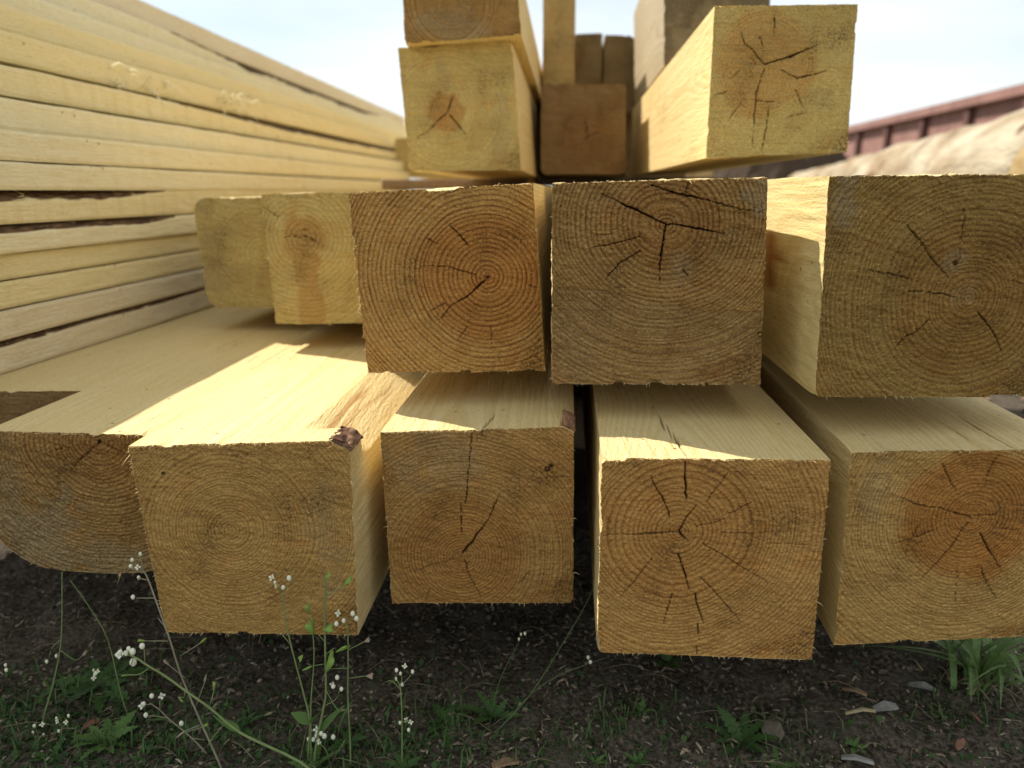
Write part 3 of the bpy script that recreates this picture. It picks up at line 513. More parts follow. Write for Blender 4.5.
    # --- torn fibres along the sawn edges
    if fuzz:
        rn = random.Random(seed*7 + 3); m = MB()
        for i in range(fuzz):
            k = rn.random()
            if k < .55: uu, vv, out = rn.random(), 1.0, (0, 1)
            elif k < .70: uu, vv, out = 0.0, rn.random(), (-1, 0)
            elif k < .85: uu, vv, out = 1.0, rn.random(), (1, 0)
            else: uu, vv, out = rn.random(), 0.0, (0, -1)
            x, z = sect(np.array([uu]), np.array([vv])); x, z = float(x[0]), float(z[0])
            ln = rn.choice((.0010, .0014, .0020, .0030)) * (1.0 if rn.random() < .94 else 2.6); w = rn.uniform(.00014, .00028)
            sl = rn.uniform(-1, 1)
            p0 = Vector((x, -.0001, z)) - Vector((out[0], 0, out[1]))*.0005
            d = Vector((out[0]*rn.uniform(.1, .8) + (sl if out[0] == 0 else 0), -rn.uniform(.2, .9), out[1]*rn.uniform(.1, .8) + (sl if out[1] == 0 else 0) - .25)).normalized()
            sd = d.cross(Vector((rn.uniform(-1, 1), rn.uniform(-1, 1), rn.uniform(-1, 1)))).normalized()*w
            mid = p0 + d*ln*.55; tip = p0 + d*ln + Vector((rn.uniform(-.3, .3), 0, -.35))*ln
            m.add([p0-sd, p0+sd, mid+sd*.8, mid-sd*.8, tip], [(0, 1, 2, 3)], [(3, 2, 4)])
        for i in range(fuzz//3):                        # loose fuzz lying on the end grain
            uu, vv = rn.random(), rn.random()**.7
            x, z = sect(np.array([uu]), np.array([vv])); x, z = float(x[0]), float(z[0])
            an = rn.gauss(-.9, .8); ln = rn.uniform(.0006, .0018); w = rn.uniform(.00008, .00016)
            d = Vector((math.cos(an), -.25, math.sin(an))); p0 = Vector((x, -.0002, z)); sd = Vector((-math.sin(an), 0, math.cos(an)))*w
            p1 = p0 + d*ln
            m.add([p0-sd, p0+sd, p1+sd*.4, p1-sd*.4], [(0, 1, 2, 3)])
        tag(m.build('splinters', fibre_mat, o), kind='stuff')
    o['_sect'] = 0
    del o['_sect']
    return o, sect

# ------------------------------------------------------------------ ground
def axis(pts):
    out = []
    for a, b, s in pts: out += list(np.arange(a, b - 1e-9, s))
    return np.array(out + [pts[-1][1]])
soil = NT('dark soil')
g1 = soil.noise(26, 5, .65); g2 = soil.noise(240, 4, .6); g3 = soil.noise(3.5, 3)
c_ = soil.mix(soil.rng(g2, .38, .66), (.036, .028, .020), (.130, .104, .076))
c_ = soil.mix(soil.rng(g1, .42, .7, 0, .7), c_, (.095, .08, .06))
gx = soil.n('ShaderNodeSeparateXYZ'); soil.l(soil.n('ShaderNodeTexCoord').outputs['Object'], gx.inputs[0])
far = soil.math('MAXIMUM', soil.rng(soil.math('ADD', gx.outputs[0], soil.math('MULTIPLY', g3, .8)), 1.5, 2.3), soil.rng(soil.math('ADD', gx.outputs[1], soil.math('MULTIPLY', g3, 1.2)), .3, -.5))
c_ = soil.mix(far, c_, soil.mix(soil.rng(g1, .35, .65), (.17, .135, .09), (.25, .20, .13)))
soil.bump(soil.math('ADD', g2, g1), .9, .004)
soil_m = soil.fin(c_, .95, .1)
ax = axis([(-80, -10, 7), (-10, -2, .8), (-2, -.75, .08), (-.75, .8, .0052), (.8, 2, .05), (2, 12, .8), (12, 80, 8)])
ay = axis([(-60, -6, 6), (-6, -.5, .5), (-.5, .34, .05), (.34, .80, .0052), (.80, 1.6, .02), (1.6, 4, .12), (4, 20, 1), (20, 300, 20)])
X, Y = np.meshgrid(ax, ay)
def ground_z(X, Y):
    near = np.exp(-np.maximum(0, np.hypot(X*.8, Y - .55) - .9)/.5)
    return near*(.006*fbm(X/.07, Y/.07, 0, 3, 3) + .0022*fbm(X/.016, Y/.016, 0, 5, 3)) + .004*fbm(X/.4, Y/.4, 0, 9, 2) - .003
Zg = ground_z(X, Y)
tag(link('ground', raw_mesh('ground', np.stack([X, Y, Zg], -1).reshape(-1, 3), [gridf(len(ax)-1, len(ay)-1)], [soil_m])), kind='structure')

# ------------------------------------------------------------------ the timber pile
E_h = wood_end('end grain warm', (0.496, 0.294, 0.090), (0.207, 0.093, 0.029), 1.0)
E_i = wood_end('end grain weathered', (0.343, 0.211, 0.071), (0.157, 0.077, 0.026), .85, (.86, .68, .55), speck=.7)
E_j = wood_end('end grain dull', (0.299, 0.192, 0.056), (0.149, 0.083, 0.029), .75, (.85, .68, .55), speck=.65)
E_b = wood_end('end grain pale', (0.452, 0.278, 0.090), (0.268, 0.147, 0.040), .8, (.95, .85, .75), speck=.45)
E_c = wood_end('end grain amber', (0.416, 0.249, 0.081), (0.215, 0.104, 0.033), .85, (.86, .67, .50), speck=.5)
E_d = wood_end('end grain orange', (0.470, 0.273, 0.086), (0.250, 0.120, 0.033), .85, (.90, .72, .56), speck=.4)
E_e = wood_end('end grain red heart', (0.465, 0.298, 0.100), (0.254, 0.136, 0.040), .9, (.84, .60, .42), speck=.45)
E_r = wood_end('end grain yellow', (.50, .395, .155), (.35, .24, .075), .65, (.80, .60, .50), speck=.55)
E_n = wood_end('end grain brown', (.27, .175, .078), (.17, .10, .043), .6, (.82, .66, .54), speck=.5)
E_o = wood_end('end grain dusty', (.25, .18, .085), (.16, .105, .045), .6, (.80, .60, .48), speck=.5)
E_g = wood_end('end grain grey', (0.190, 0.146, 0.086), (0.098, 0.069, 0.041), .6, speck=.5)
S_1 = wood_side('sawn side', mark=0)
S_2 = wood_side('sawn side striped', (.64, .53, .26), (.53, .385, .14), .35, mark=0, bmp=.55)
S_g = wood_side('weathered side', (0.396, 0.329, 0.222), (0.285, 0.229, 0.143), .5)

def sectA(u, v):
    ph = (1 - v)*math.pi/2; c = np.cos(ph)
    left = .0024 - (.083*np.sqrt(np.maximum(c, 0)) + .022*np.sin(2*ph)); right = np.minimum(.0425, .0024 + .12*c)
    return left*(1-u) + right*u, .117 - .0032*u*v - .117*np.sin(ph)
FACES['M']['c'] = [(23.5, 215), (85, 215), (87, 9.4), (23.5, 9.4)]
FACES['B']['c'][0] = (-79.0, 151.5)
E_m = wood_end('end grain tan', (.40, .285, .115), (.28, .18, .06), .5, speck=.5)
FACES['M']['o'] = (.0360, 1.50, .5766)
FACES['O']['c'] = [(8, 114), (68, 116), (69, -41.5), (8, -41.5)]
FACES['P']['c'] = [(-32, 154), (44, 153), (46, 0.2), (-32, 0)]
FACES['V'] = {'o': (.345, 1.78, .4388), 'c': [(-72, 146), (72, 146), (72, 0), (-72, 0)], 'pith': (5, 60), 'cracks': []}
FACES['Q']['c'] = [(-84.9, 181.2), (74.6, 187.6), (80, 0), (-74.7, 0)]
for w_ in ('R',): FACES[w_]['cracks'] = [(a*1.1, b) for a, b in FACES[w_]['cracks']]
FACES['L']['c'] = [(-66.3, 97), (62, 101), (69.8, 10.6), (-65.1, 1.0)]
gA, gB, gC, gD = 'timbers in the bottom row', 'timbers in the second row', 'timbers in the third row', 'timbers on top of the pile'
def T_(k, label, end, side, **kw):
    grp = gA if k in 'ABCDE' else gB if k in 'FGHIJ' else gC if k in 'KNRTV' else gD
    return timber(k, 'half_log' if k == 'A' else 'sawn_timber', label, 'log' if k == 'A' else 'timber', FACES[k], grp, end=end, side=side, seed=ord(k), **kw)

oA, _ = T_('A', 'flat topped half log with rounded weathered underside and dark pith, beside the pale bottom timber', E_i, S_1, section=sectA, spacing=.0031, heart=.034, hs=.5, relief=1.7, rosy=[(-45, 44, 7, 6)],
      knots=[(2.4, 108.3, 2.2)], stains=[(-60, 28, 45, 48, 1.0), (-5, 14, 60, 20, .8), (-70, 75, 18, 40, .5)], fuzz=240)
wB = lambda t: .013 + .027*sstep(.030, .036, t)*(1 - .6*sstep(.25, .6, t)) + .004*noise(t/.02, 0, 0, 3)
oB, sB = T_('B', 'pale square timber with a torn bark corner, faint tight rings, beside the half log', E_b, S_1, spacing=.0024, heart=0, wane=[(1, wB)],
      knots=[(-57, 131, 1.6)], fuzz=420, length=3.3, stains=[(55, 90, 16, 55, .35)], streak=(0, .040, .035, .22))
oC, sC = T_('C', 'bottom timber with pith near its base and a long slanting crack rising from it', E_c, S_1, hs=0.55, spacing=.0026, heart=.050,
      knots=[(51, 114, 2.4), (54, 117, 1.8)], stains=[(-30, 122, 40, 24, .45)], topcrack=[(.9, [(2, 0), (9, 34)])], wane=[(1, lambda t: .008*sstep(.1, .03, t))], fuzz=200)
oD, _ = T_('D', 'orange bottom timber with a star of cracks and a split over its top edge', E_d, S_1, hs=0.35, spacing=.0030, heart=.056,
      topcrack=[(1.0, [(-19.5, 0), (-23, 40), (-29, 82)])], fuzz=260, N=230)
oE, _ = T_('E', 'rightmost bottom timber with a red heart, standing above the grass tuft', E_e, S_1, hs=0.85, spacing=.0027, heart=.050,
      stains=[(-62, 120, 12, 40, .4)], topcrack=[(.7, [(30, 2), (27, 60)]), (.6, [(8, 20), (5, 90)])], yaw=5.5)
oF, _ = T_('F', 'small round cornered timber beside the plank stack, farthest left of its row', E_r, S_1, spacing=.0032, round_=(.018, 0, 0, .018), N=130, stains=[(-45, 60, 25, 70, .5)], fuzz=90)
oG, _ = T_('G', 'smooth second row timber with a rosy heart and a second rosy mark beneath it', E_r, S_1, hs=0.65, spacing=.005, heart=.024, N=150,
      rosy=[(-28, 18, 16, 28), (-31, 50, 12, 14), (-32, 68, 15, 14)], fuzz=110, squash=.95)
oH, _ = T_('H', 'second row timber with bold concentric rings around an off centre pith', E_h, S_1, hs=0.75, spacing=.0035, heart=.050, N=230, knots=[(30.5, 77.6, 1.7)], fuzz=260, kern=.7)
oI, _ = T_('I', 'weathered second row timber with a black three armed crack in its end', E_i, S_1, hs=0.5, spacing=.0034, heart=.038, N=230,
      stepline=((-80, -40, -10, 30, 90), (76, 72, 66, 58, 56), .0006, .25), stains=[(70, 140, 13, 15, .95), (18, 88, 14, 14, .5), (-60, 30, 22, 30, .4)], fuzz=300, squash=1.08, relief=1.5)
oJ, _ = T_('J', 'second row timber with dull brown rings and a sunlit side bearing an oval knot', E_j, S_2, hs=0.5, spacing=.0032, heart=.052, N=230,
      knots=[(9, 95, 2.2)], stains=[(-72, 138, 10, 22, .8), (9, 95, 8, 8, .6), (17, 74, 12, 9, .35)], side_knots=[(3, 86, 132, 26, 34)], fuzz=240, relief=1.3)
T_('K', 'third row timber with a small reddish star heart and sunlit right side', E_r, S_1, hs=0.9, spacing=.0036, heart=.022, N=130, stains=[(50, 60, 14, 60, .4), (-19, 112, 10, 26, .45)], round_=(0, .006, 0, .004), fuzz=120)
T_('L', 'darkened timber lying on the star hearted third row timber', E_i, S_1, spacing=.003, heart=0, N=110, stains=[(0, 20, 70, 20, .8)], fuzz=60, length=3.0)
T_('R', 'sunlit yellow timber with cracked heart overhanging at the upper right', E_r, S_1, hs=0.65, spacing=.0018, heart=.046, N=170, fuzz=120, stains=[(42, 55, 12, 14, .3)], yaw=4.3, length=.86, rag=.6)
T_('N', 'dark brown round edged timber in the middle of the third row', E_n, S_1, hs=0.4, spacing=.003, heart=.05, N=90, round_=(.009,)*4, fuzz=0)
T_('T', 'short looking timber far back against the sky beside the plank stack', E_r, S_1, N=50, round_=(.012,)*4, fuzz=0, length=2.0)
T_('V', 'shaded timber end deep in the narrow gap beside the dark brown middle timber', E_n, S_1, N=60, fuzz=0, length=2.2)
T_('M', 'narrow upright timber standing tall on the dark brown middle timber', E_m, S_1, N=60, fuzz=0, length=2.6)
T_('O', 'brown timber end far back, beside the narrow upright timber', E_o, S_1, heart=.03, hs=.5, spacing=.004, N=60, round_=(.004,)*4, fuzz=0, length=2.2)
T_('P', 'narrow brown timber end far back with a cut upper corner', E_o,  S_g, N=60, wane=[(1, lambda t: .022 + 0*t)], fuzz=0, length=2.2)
T_('Q', 'grey weathered timber lying on top of the sunlit yellow timber', E_g, S_g, N=100, fuzz=40, spacing=.003, stains=[(0, 30, 90, 60, .9)], length=.5)

def bark_strip(parent, sect, ci_size, t0, t1, lift, seed, mat):
    """curved scrap of bark left on the top right corner of a timber; real thickness"""
    nt_, ns = 26, 12
    V = []
    F_ = parent['cw'], parent['ch']
    for lay in (1, 0):
        for i in range(nt_+1):
            t = t0 + (t1 - t0)*i/nt_
            c = ci_size(t)
            for j in range(ns+1):
                s = j/ns
                a = c*(1 - s); b = c*s/1.7          # distance left of the corner, distance below it
                bul = (.0016 + lift*math.sin(math.pi*min(max(s, .02), .98))**.6)*lay*(1 + .30*float(noise(t/.004, s*5, 0, seed)))
                x = F_[0] - a + bul*.7; z = F_[1] - b + bul*.7
                V.append((x + t*parent['ax'] , t, z))
    n = (nt_+1)*(ns+1)
    f = [gridf(ns, nt_), gridf(ns, nt_, n, True)]
    b = lambda i, j: i*(ns+1) + j
    side = [(b(0, j), b(0, j+1), n + b(0, j+1), n + b(0, j)) for j in range(ns)] + [(b(nt_, j+1), b(nt_, j), n + b(nt_, j), n + b(nt_, j+1)) for j in range(ns)]
    return link('bark', raw_mesh('bark', V, f + [np.array(side)], [mat]), parent)
oB['cw'], oB['ch'], oB['ax'] = .0767, .156, math.tan(R(4.5))
bs = bark_strip(oB, sB, lambda t: .0135 + .0025*math.sin(t*500), -.0006, .027, .0030, 4, bark_m); bs['label'] = 'dark ridged scrap of bark'
oC['cw'], oC['ch'], oC['ax'] = .0706, .1474, math.tan(R(4.5))
bs = bark_strip(oC, sC, lambda t: .0105*(1 - .3*t/.1), .003, .040, .0012, 6, bark_mat('red inner bark', (.22, .105, .06), (.40, .23, .12))); bs['label'] = 'reddish strip of inner bark'
for o in (oB, oC):
    for k in ('cw', 'ch', 'ax'): del o[k]

# slab lying left of the half log, under the plank stack
FACES['U'] = {'o': (-.56, .604, .14), 'c': [(-190, 99.4), (180.5, 99.4), (118, 0), (-160, 0)], 'pith': (0, 180), 'cracks': []}
timber('U', 'sawn_slab', 'slab under the plank stack, its dark end set back beside the half log', 'slab', FACES['U'], None, end=E_n, side=S_1, N=110, seed=85, yaw=4.5, fuzz=60, length=3.0)

# ------------------------------------------------------------------ battens and bearers
def batten(name, label, cat, x0, x1, y0, y1, z0, z1, mat, seed, group=None):
    nx, ns = 40, 16
    V = []
    for i in range(nx+1):
        x = x0 + (x1-x0)*i/nx
        for j in range(ns):
            a = 2*math.pi*j/ns; c, s = math.cos(a), math.sin(a)
            sc = 1/max(abs(c), abs(s))*.96 if ns else 1
            sc = min(sc, 1.30)
            y = (y0+y1)/2 + (y1-y0)/2*c*sc; z = (z0+z1)/2 + (z1-z0)/2*s*sc
            k = .0010*float(noise(x/.03, j*.7, 0, seed))
            V.append((x, y + k, min(max(z + k*.5, z0), z1)))
    f = [(i*ns+j, i*ns+(j+1) % ns, (i+1)*ns+(j+1) % ns, (i+1)*ns+j) for i in range(nx) for j in range(ns)]
    V += [(x0-.002, (y0+y1)/2, (z0+z1)/2), (x1+.002, (y0+y1)/2, (z0+z1)/2)]
    n = (nx+1)*ns
    t = [(n, (j+1) % ns, j) for j in range(ns)] + [(n+1, nx*ns+j, nx*ns+(j+1) % ns) for j in range(ns)]
    c0 = (x0, (y0+y1)/2, z0)
    return tag(link(name, raw_mesh(name, np.array(V) - np.array(c0), [np.array(f), np.array(t)], [mat]), None, c0), label, cat, group)
bat_m = plain('old batten wood', (.13, .085, .055), (.24, .17, .11), 40, .85, .1, (3, 60, 60))
batten('spacer_batten', 'dark bark edged batten poking out under the star hearted timber', 'batten', -.263, .03, 1.49, 1.56, .4125, .4335, bat_m, 2)
batten('spacer_batten', 'dark batten in the shade under the sunlit yellow timber', 'batten', .05, .47, 1.52, 1.60, .4212, .4382, bat_m, 3)
batten('spacer_batten', 'batten hidden in the dark gap between the bottom and second rows', 'batten', -.37, .46, 1.30, 1.38, .2420, .2674, bat_m, 4)
batten('spacer_batten', 'thin lath between the yellow timber and the grey weathered one', 'batten', .26, .42, 1.42, 1.47, .5795, .5912, bat_m, 5)
batten('bearer', 'dark bearer on the ground deep under the bottom row', 'bearer', -.46, .55, 1.10, 1.22, -.01, .0845, bat_m, 6)

# ------------------------------------------------------------------ plank stack on the left
P_m = [wood_side('plank cream', (0.699, 0.639, 0.444), (0.628, 0.545, 0.329), .22, mark=45), wood_side('plank yellow', (0.681, 0.595, 0.351), (0.612, 0.498, 0.238), .22, mark=0),
       wood_side('plank greyed', (0.646, 0.574, 0.420), (0.541, 0.454, 0.291), .22), wood_side('plank saw marked', (0.690, 0.610, 0.374), (0.612, 0.502, 0.255), .22, mark=85)]
bark_p = bark_mat('plank bark', (.06, .036, .02), (.19, .115, .06))
def plank(zb, zt, s, mat, label, y1, seed, slope=0.0, wane=None, width=.21, proud=0.0, y0=.43, lift=.0012):
    y1 = y1*(1 + s/.5411) + .06
    nY, nz = 150, 8
    Yv = np.linspace(y0, y1, nY+1); h = zt - zb
    c = np.zeros_like(Yv) if wane is None else np.clip(wane(Yv), 0, h*.7)
    xf = -.5411 + .079*Yv - s + proud + .0006*noise(Yv/.3, seed, 0, 5) + .0004*noise(Yv/.035, seed, 0, 6)
    zt = zt - .0010; h = zt - zb; zl = zb + slope*(Yv - .7); jt = .0004*noise(Yv/.05, 3, seed, 7) + .0004*noise(Yv/.012, 3, seed, 8)
    rows = []
    for k in range(nz+1):
        f = k/nz; e = min(f, 1-f)*2
        zz = zl + (h - c + jt)*f + .0004
        xx = xf + .0006*noise(Yv/.02, f*4, seed, 9)*min(1, e*3) - .0012*(1 - min(1, e*5))
        rows.append(np.stack([xx, Yv, zz], -1))
    V = np.stack(rows, 1)                                   # (nY+1, nz+1, 3)
    top = np.stack([xf - c*1.7 - .0012, Yv, zl + h], -1); tl = np.stack([xf - width, Yv, zl + h + lift], -1); bl = np.stack([xf - width, Yv, zl + .0004], -1)
    b0 = V[:, 0]
    allv = np.concatenate([V, top[:, None], tl[:, None], bl[:, None], b0[:, None]], 1)
    m = allv.shape[1]
    idx = np.arange(nY)[:, None]*m
    q = []
    for k in range(m-1):
        a = np.arange(nY)*m + k
        q.append(np.stack([a, a+1, a+m+1, a+m], 1)[:, ::-1])
    q = np.concatenate(q)
    cap0 = np.arange(m-1)[None, :]; cap1 = (nY*m + np.arange(m-1))[None, ::-1]
    P = allv.reshape(-1, 3)
    org = np.array([xf[0], y0, zb])
    g = (P[:, 2] - zb)/.0045 + .3*noise(P[:, 1]/.8, P[:, 2]/.01, seed, 3) + .6*noise(P[:, 1]/1.5, seed, 0, 2)
    mk = np.zeros((len(P), 4)); mk[:, 3] = 1
    o = link('plank', raw_mesh('plank', P - org, [q, cap0, cap1], [mat], smooth=False, fl={'ring': g}, col={'mask': mk}), None, tuple(org))
    tag(o, label, 'plank', 'planks in the stack')
    if wane is not None:
        nb = 6; rowsb = []
        keep = c > .0012
        i0, i1 = np.argmax(keep), len(keep) - np.argmax(keep[::-1])
        for lay in (1, 0):
            for k in range(nb+1):
                f = k/nb
                bul = .0022*math.sin(math.pi*(.08 + .84*f))*lay*(1 + .8*noise(Yv/.006, f*3, seed, 4)) - .0006*(1-lay)
                rowsb.append(np.stack([xf - (c*1.7)*f - .0012 + bul, Yv, zl + (h - c)*(1-f) + h*f + bul*.4 - .0003], -1))
        B = np.stack(rowsb, 1)[i0:i1]
        n_ = len(B)
        qa = [np.stack([np.arange(n_-1)*(2*nb+2) + k, np.arange(n_-1)*(2*nb+2) + k+1, np.arange(1, n_)*(2*nb+2) + k+1, np.arange(1, n_)*(2*nb+2) + k], 1) for k in range(2*nb+1)]
        link('bark_edge', raw_mesh('bark_edge', B.reshape(-1, 3) - org, qa, [bark_p], smooth=False), o)
    return o, org
def wn_(a, b, amp, w=.05, sd=1): return lambda Y: amp*sstep(a-w, a+w, Y)*sstep(b+w, b-w, Y)*(1 + .22*noise(Y/.09, sd, 0, 4) + .12*noise(Y/.016, sd, 0, 5))
plank(.2402, .2712, 0, P_m[2], 'lowest grey plank of the stack, with crumbly bark along its upper edge', 2.42, 1, wane=wn_(.3, 1.05, .0038, .1, 2))
plank(.2716, .2996, 0, P_m[2], 'pale grey plank directly above the lowest one in the stack', 2.40, 2, proud=.0015)
plank(.3000, .3262, 0, P_m[1], 'straw yellow plank third up from the slab in the stack', 2.43, 3, proud=-.0015)
plank(.3266, .3510, 0, P_m[1], 'deep yellow shaded plank beneath the plank ending short', 2.40, 4, proud=-.004)
plank(.3514, .3784, 0, P_m[0], 'cream plank with a dark bark hollow along its upper edge', 2.44, 5, proud=.002, wane=wn_(.3, .98, .0065, .06, 5))
plank(.3788, .4118, 0, P_m[3], 'saw toothed plank with a long dark band of bark above it', 2.39, 6, wane=wn_(.3, .93, .0100, .10, 6))
plank(.4106, .4378, 0, P_m[0], 'broad pale plank at eye level, just above the dark bark band', 2.41, 7, proud=.0015)
plank(.4382, .4672, 0, P_m[0], 'second pale plank above the dark bark band', 2.43, 8, slope=.002)
plank(.4680, .5000, .022, P_m[0], 'third pale plank above the dark bark band', 2.40, 9, slope=.003, lift=.006)
plank(.5050, .5360, .045, P_m[3], 'fluffy edged plank under a widening dark gap', 2.42, 10, slope=.004, wane=wn_(1.3, 2.6, .008, .35, 10), lift=.008)
pk, porg = plank(.5430, .5760, .066, P_m[1], 'yellow plank with loose white fibres hanging from its edge', 2.40, 11, slope=.004, lift=.006)
plank(.5810, .6110, .095, P_m[1], 'plank fourth from the top of the stack, in plain yellow', 2.43, 12, slope=.003)
plank(.6118, .6470, .14, P_m[0], 'pale plank third from the top of the stack', 2.41, 13)
plank(.6478, .6830, .17, P_m[0], 'plank under the top one, dark bark along its far half', 2.44, 14, wane=wn_(1.5, 2.7, .016, .2, 14))
plank(.6836, .7220, .19, P_m[2], 'topmost plank of the stack against the sky', 2.40, 15)
m = MB(); rn = random.Random(5)
for (yy, n) in ((1.0, 5), (1.03, 3), (1.09, 5), (1.14, 3), (1.31, 6), (1.36, 6), (1.42, 3)):
    for i in range(n):
        y = yy + rn.uniform(-.015, .015); x = -.5411 + .079*y - .066 + .002
        p = Vector((x, y, .545 + rn.uniform(-.003, .028)))
        l = rn.uniform(.012, .036); d = Vector((.5, rn.uniform(-.6, .6), rn.uniform(-.9, .9))).normalized()
        m.tube([p - Vector(porg), p + d*l*.5 - Vector(porg), p + d*l*.8 + Vector((0, .003, -l*.35)) - Vector(porg)], .0014, .0005, 4)
tag(m.build('splinters', plain('bleached fibre', (.92, .88, .70), (.88, .80, .58), 200, .7, .1, trans=.4), pk), kind='stuff')
# filler planks behind so that the stack has a full width
for i, (zb, zt) in enumerate(((.2402, .3262), (.3270, .4378))): pass

# ------------------------------------------------------------------ peeled logs and steel wall behind
def peeled(name):
    M = NT(name)
    a = M.noise(6, 4, .6, stretch=(1, 1, .35)); b = M.noise(40, 4, .6, stretch=(1, 1, .2)); c = M.noise(2.2, 3, stretch=(1, 1, .5))
    col = M.mix(M.rng(a, .35, .65), (.41, .35, .25), (.24, .185, .115))
    col = M.mix(M.rng(c, .48, .62, 0, .85), col, (.22, .145, .07))
    col = M.mix(M.rng(b, .55, .75, 0, .5), col, (.44, .40, .31))
    vo = M.n('ShaderNodeTexVoronoi'); vo.inputs['Scale'].default_value = 5.5; M.l(M.n('ShaderNodeTexCoord').outputs['Object'], vo.inputs['Vector'])
    col = M.mix(M.rng(vo.outputs['Distance'], .10, .24, .9, 0), col, (.10, .05, .025))
    M.bump(M.math('ADD', a, b), .8, .02)
    return M.fin(col, .8, .15)
pl_m = peeled('peeled log wood')
le_m = plain('log butt wood', (.55, .40, .20), (.38, .25, .11), 14, .85, .1)
def log(label, p0, yaw, ln, r, seed, flare=.0, name='peeled_log', group='peeled logs piled behind'):
    n, k = 90, 32
    V = []
    for i in range(n+1):
        t = ln*i/n
        rr = r*(1 - .10*i/n) + flare*math.exp(-t/.5)
        for j in range(k):
            a = 2*math.pi*j/k
            q = rr*(1 + .07*float(noise(t/.55, math.cos(a)*1.2, math.sin(a)*1.2, seed)) + (.05)*float(noise(t/.13, math.cos(a)*2, math.sin(a)*2, seed+1)))
            V.append((q*math.cos(a), q*math.sin(a), t))
    f = [(i*k+j, i*k+(j+1) % k, (i+1)*k+(j+1) % k, (i+1)*k+j) for i in range(n) for j in range(k)]
    V += [(0, 0, -.01), (0, 0, ln+.01)]
    t_ = [((n+1)*k, (j+1) % k, j) for j in range(k)] + [((n+1)*k+1, n*k+j, n*k+(j+1) % k) for j in range(k)]
    o = link(name, raw_mesh(name, V, [np.array(f), np.array(t_)], [pl_m, le_m], [0, 1]), None, p0)
    o.rotation_euler = (R(-90), 0, -R(yaw))
    return tag(o, label, 'log', group)
ya = 15.9; dv = Vector((math.sin(R(ya)), math.cos(R(ya)), 0)); rv = Vector((dv.y, -dv.x, 0))
base = Vector((1.676, 2.53, 0)) - dv*.75
def lp(lat, z, back=0): return tuple(base + rv*lat + dv*back + Vector((0, 0, z)))
log('long knotty peeled log on top of the log pile behind the right end timber', lp(0, .436), ya, 8.5, .205, 1, .03)
log('peeled log on the ground under the left side of the top log', lp(-.247, .165, .3), ya, 8.0, .17, 2)
log('peeled log on the ground under the right side of the top log', lp(.25, .165, .1), ya, 8.0, .17, 3)
log('peeled log resting in the second tier, right of the top log', lp(.47, .43, .5), ya, 7.5, .2, 4)
log('peeled log on the ground at the far right of the log pile', lp(.62, .165, .2), ya, 8.0, .17, 5)
for i, (x, z, r, lab) in enumerate(((1.30, .13, .13, 'lowest left log end of the far heap'), (1.58, .13, .13, 'lowest middle log end of the far heap'), (1.86, .13, .13, 'lowest right log end of the far heap'),
                               (1.44, .36, .13, 'second tier left log end of the far heap'), (1.72, .36, .12, 'second tier right log end of the far heap'), (1.58, .585, .125, 'topmost log end of the far heap'))):
    log(lab + ', under the yellow timber', (x, 6.0 + .12*(i % 3), z), 5, 2.2, r, 20+i, 0, group='log ends in the far heap')
nx_, ny_ = 70, 36
ux, uy = np.meshgrid(np.linspace(-1, 1, nx_+1), np.linspace(-1, 1, ny_+1))
hz = (1 - np.clip(np.hypot(ux, uy), 0, 1)**3)*.80
hz = hz*(1 + .25*fbm(ux*4, uy*3, 0, 61, 3)) + .05*fbm(ux*14, uy*8, 0, 62, 3)*(hz > .02) - .03
tag(link('bark_heap', raw_mesh('bark_heap', np.stack([ux*2.1, uy*.85, hz], -1).reshape(-1, 3), [gridf(nx_, ny_)], [bark_mat('heaped bark', (.03, .02, .015), (.13, .09, .06))], smooth=False), None, (3.5, 9.6, 0)),
    'dark heap of bark far behind, seen in the gap under the yellow timber', 'heap')
steel = plain('rust red painted steel', (.245, .135, .11), (.19, .102, .085), 3, .7, .2, (1, 1, .4), .2, .01)
steel_d = plain('rust red steel rib', (.12, .06, .05), (.095, .046, .04), 3, .7, .2)
wr = empty('steel_wall', (7.355, 12.06, 0), -math.atan(.095))
tag(wr, 'long rust red steel wall with upright ribs and a top rail beyond the log pile', 'steel wall')
for i in range(-4, 5):
    yy = i*1.57
    m = MB(); m.box(-.10, .02, yy - .065, yy + .065, 0, 1.70); m.build('rib', steel_d, wr, smooth=False)
    if i < 4:
        m = MB(); m.box(0, .04, yy + .067, yy + 1.503, 0, 1.70); m.build('wall_panel', steel, wr, smooth=False)
m = MB(); m.box(-.16, .10, -4*1.57 - .07, 4*1.57 + .07, 1.703, 1.845); m.build('top_rail', steel, wr, smooth=False)

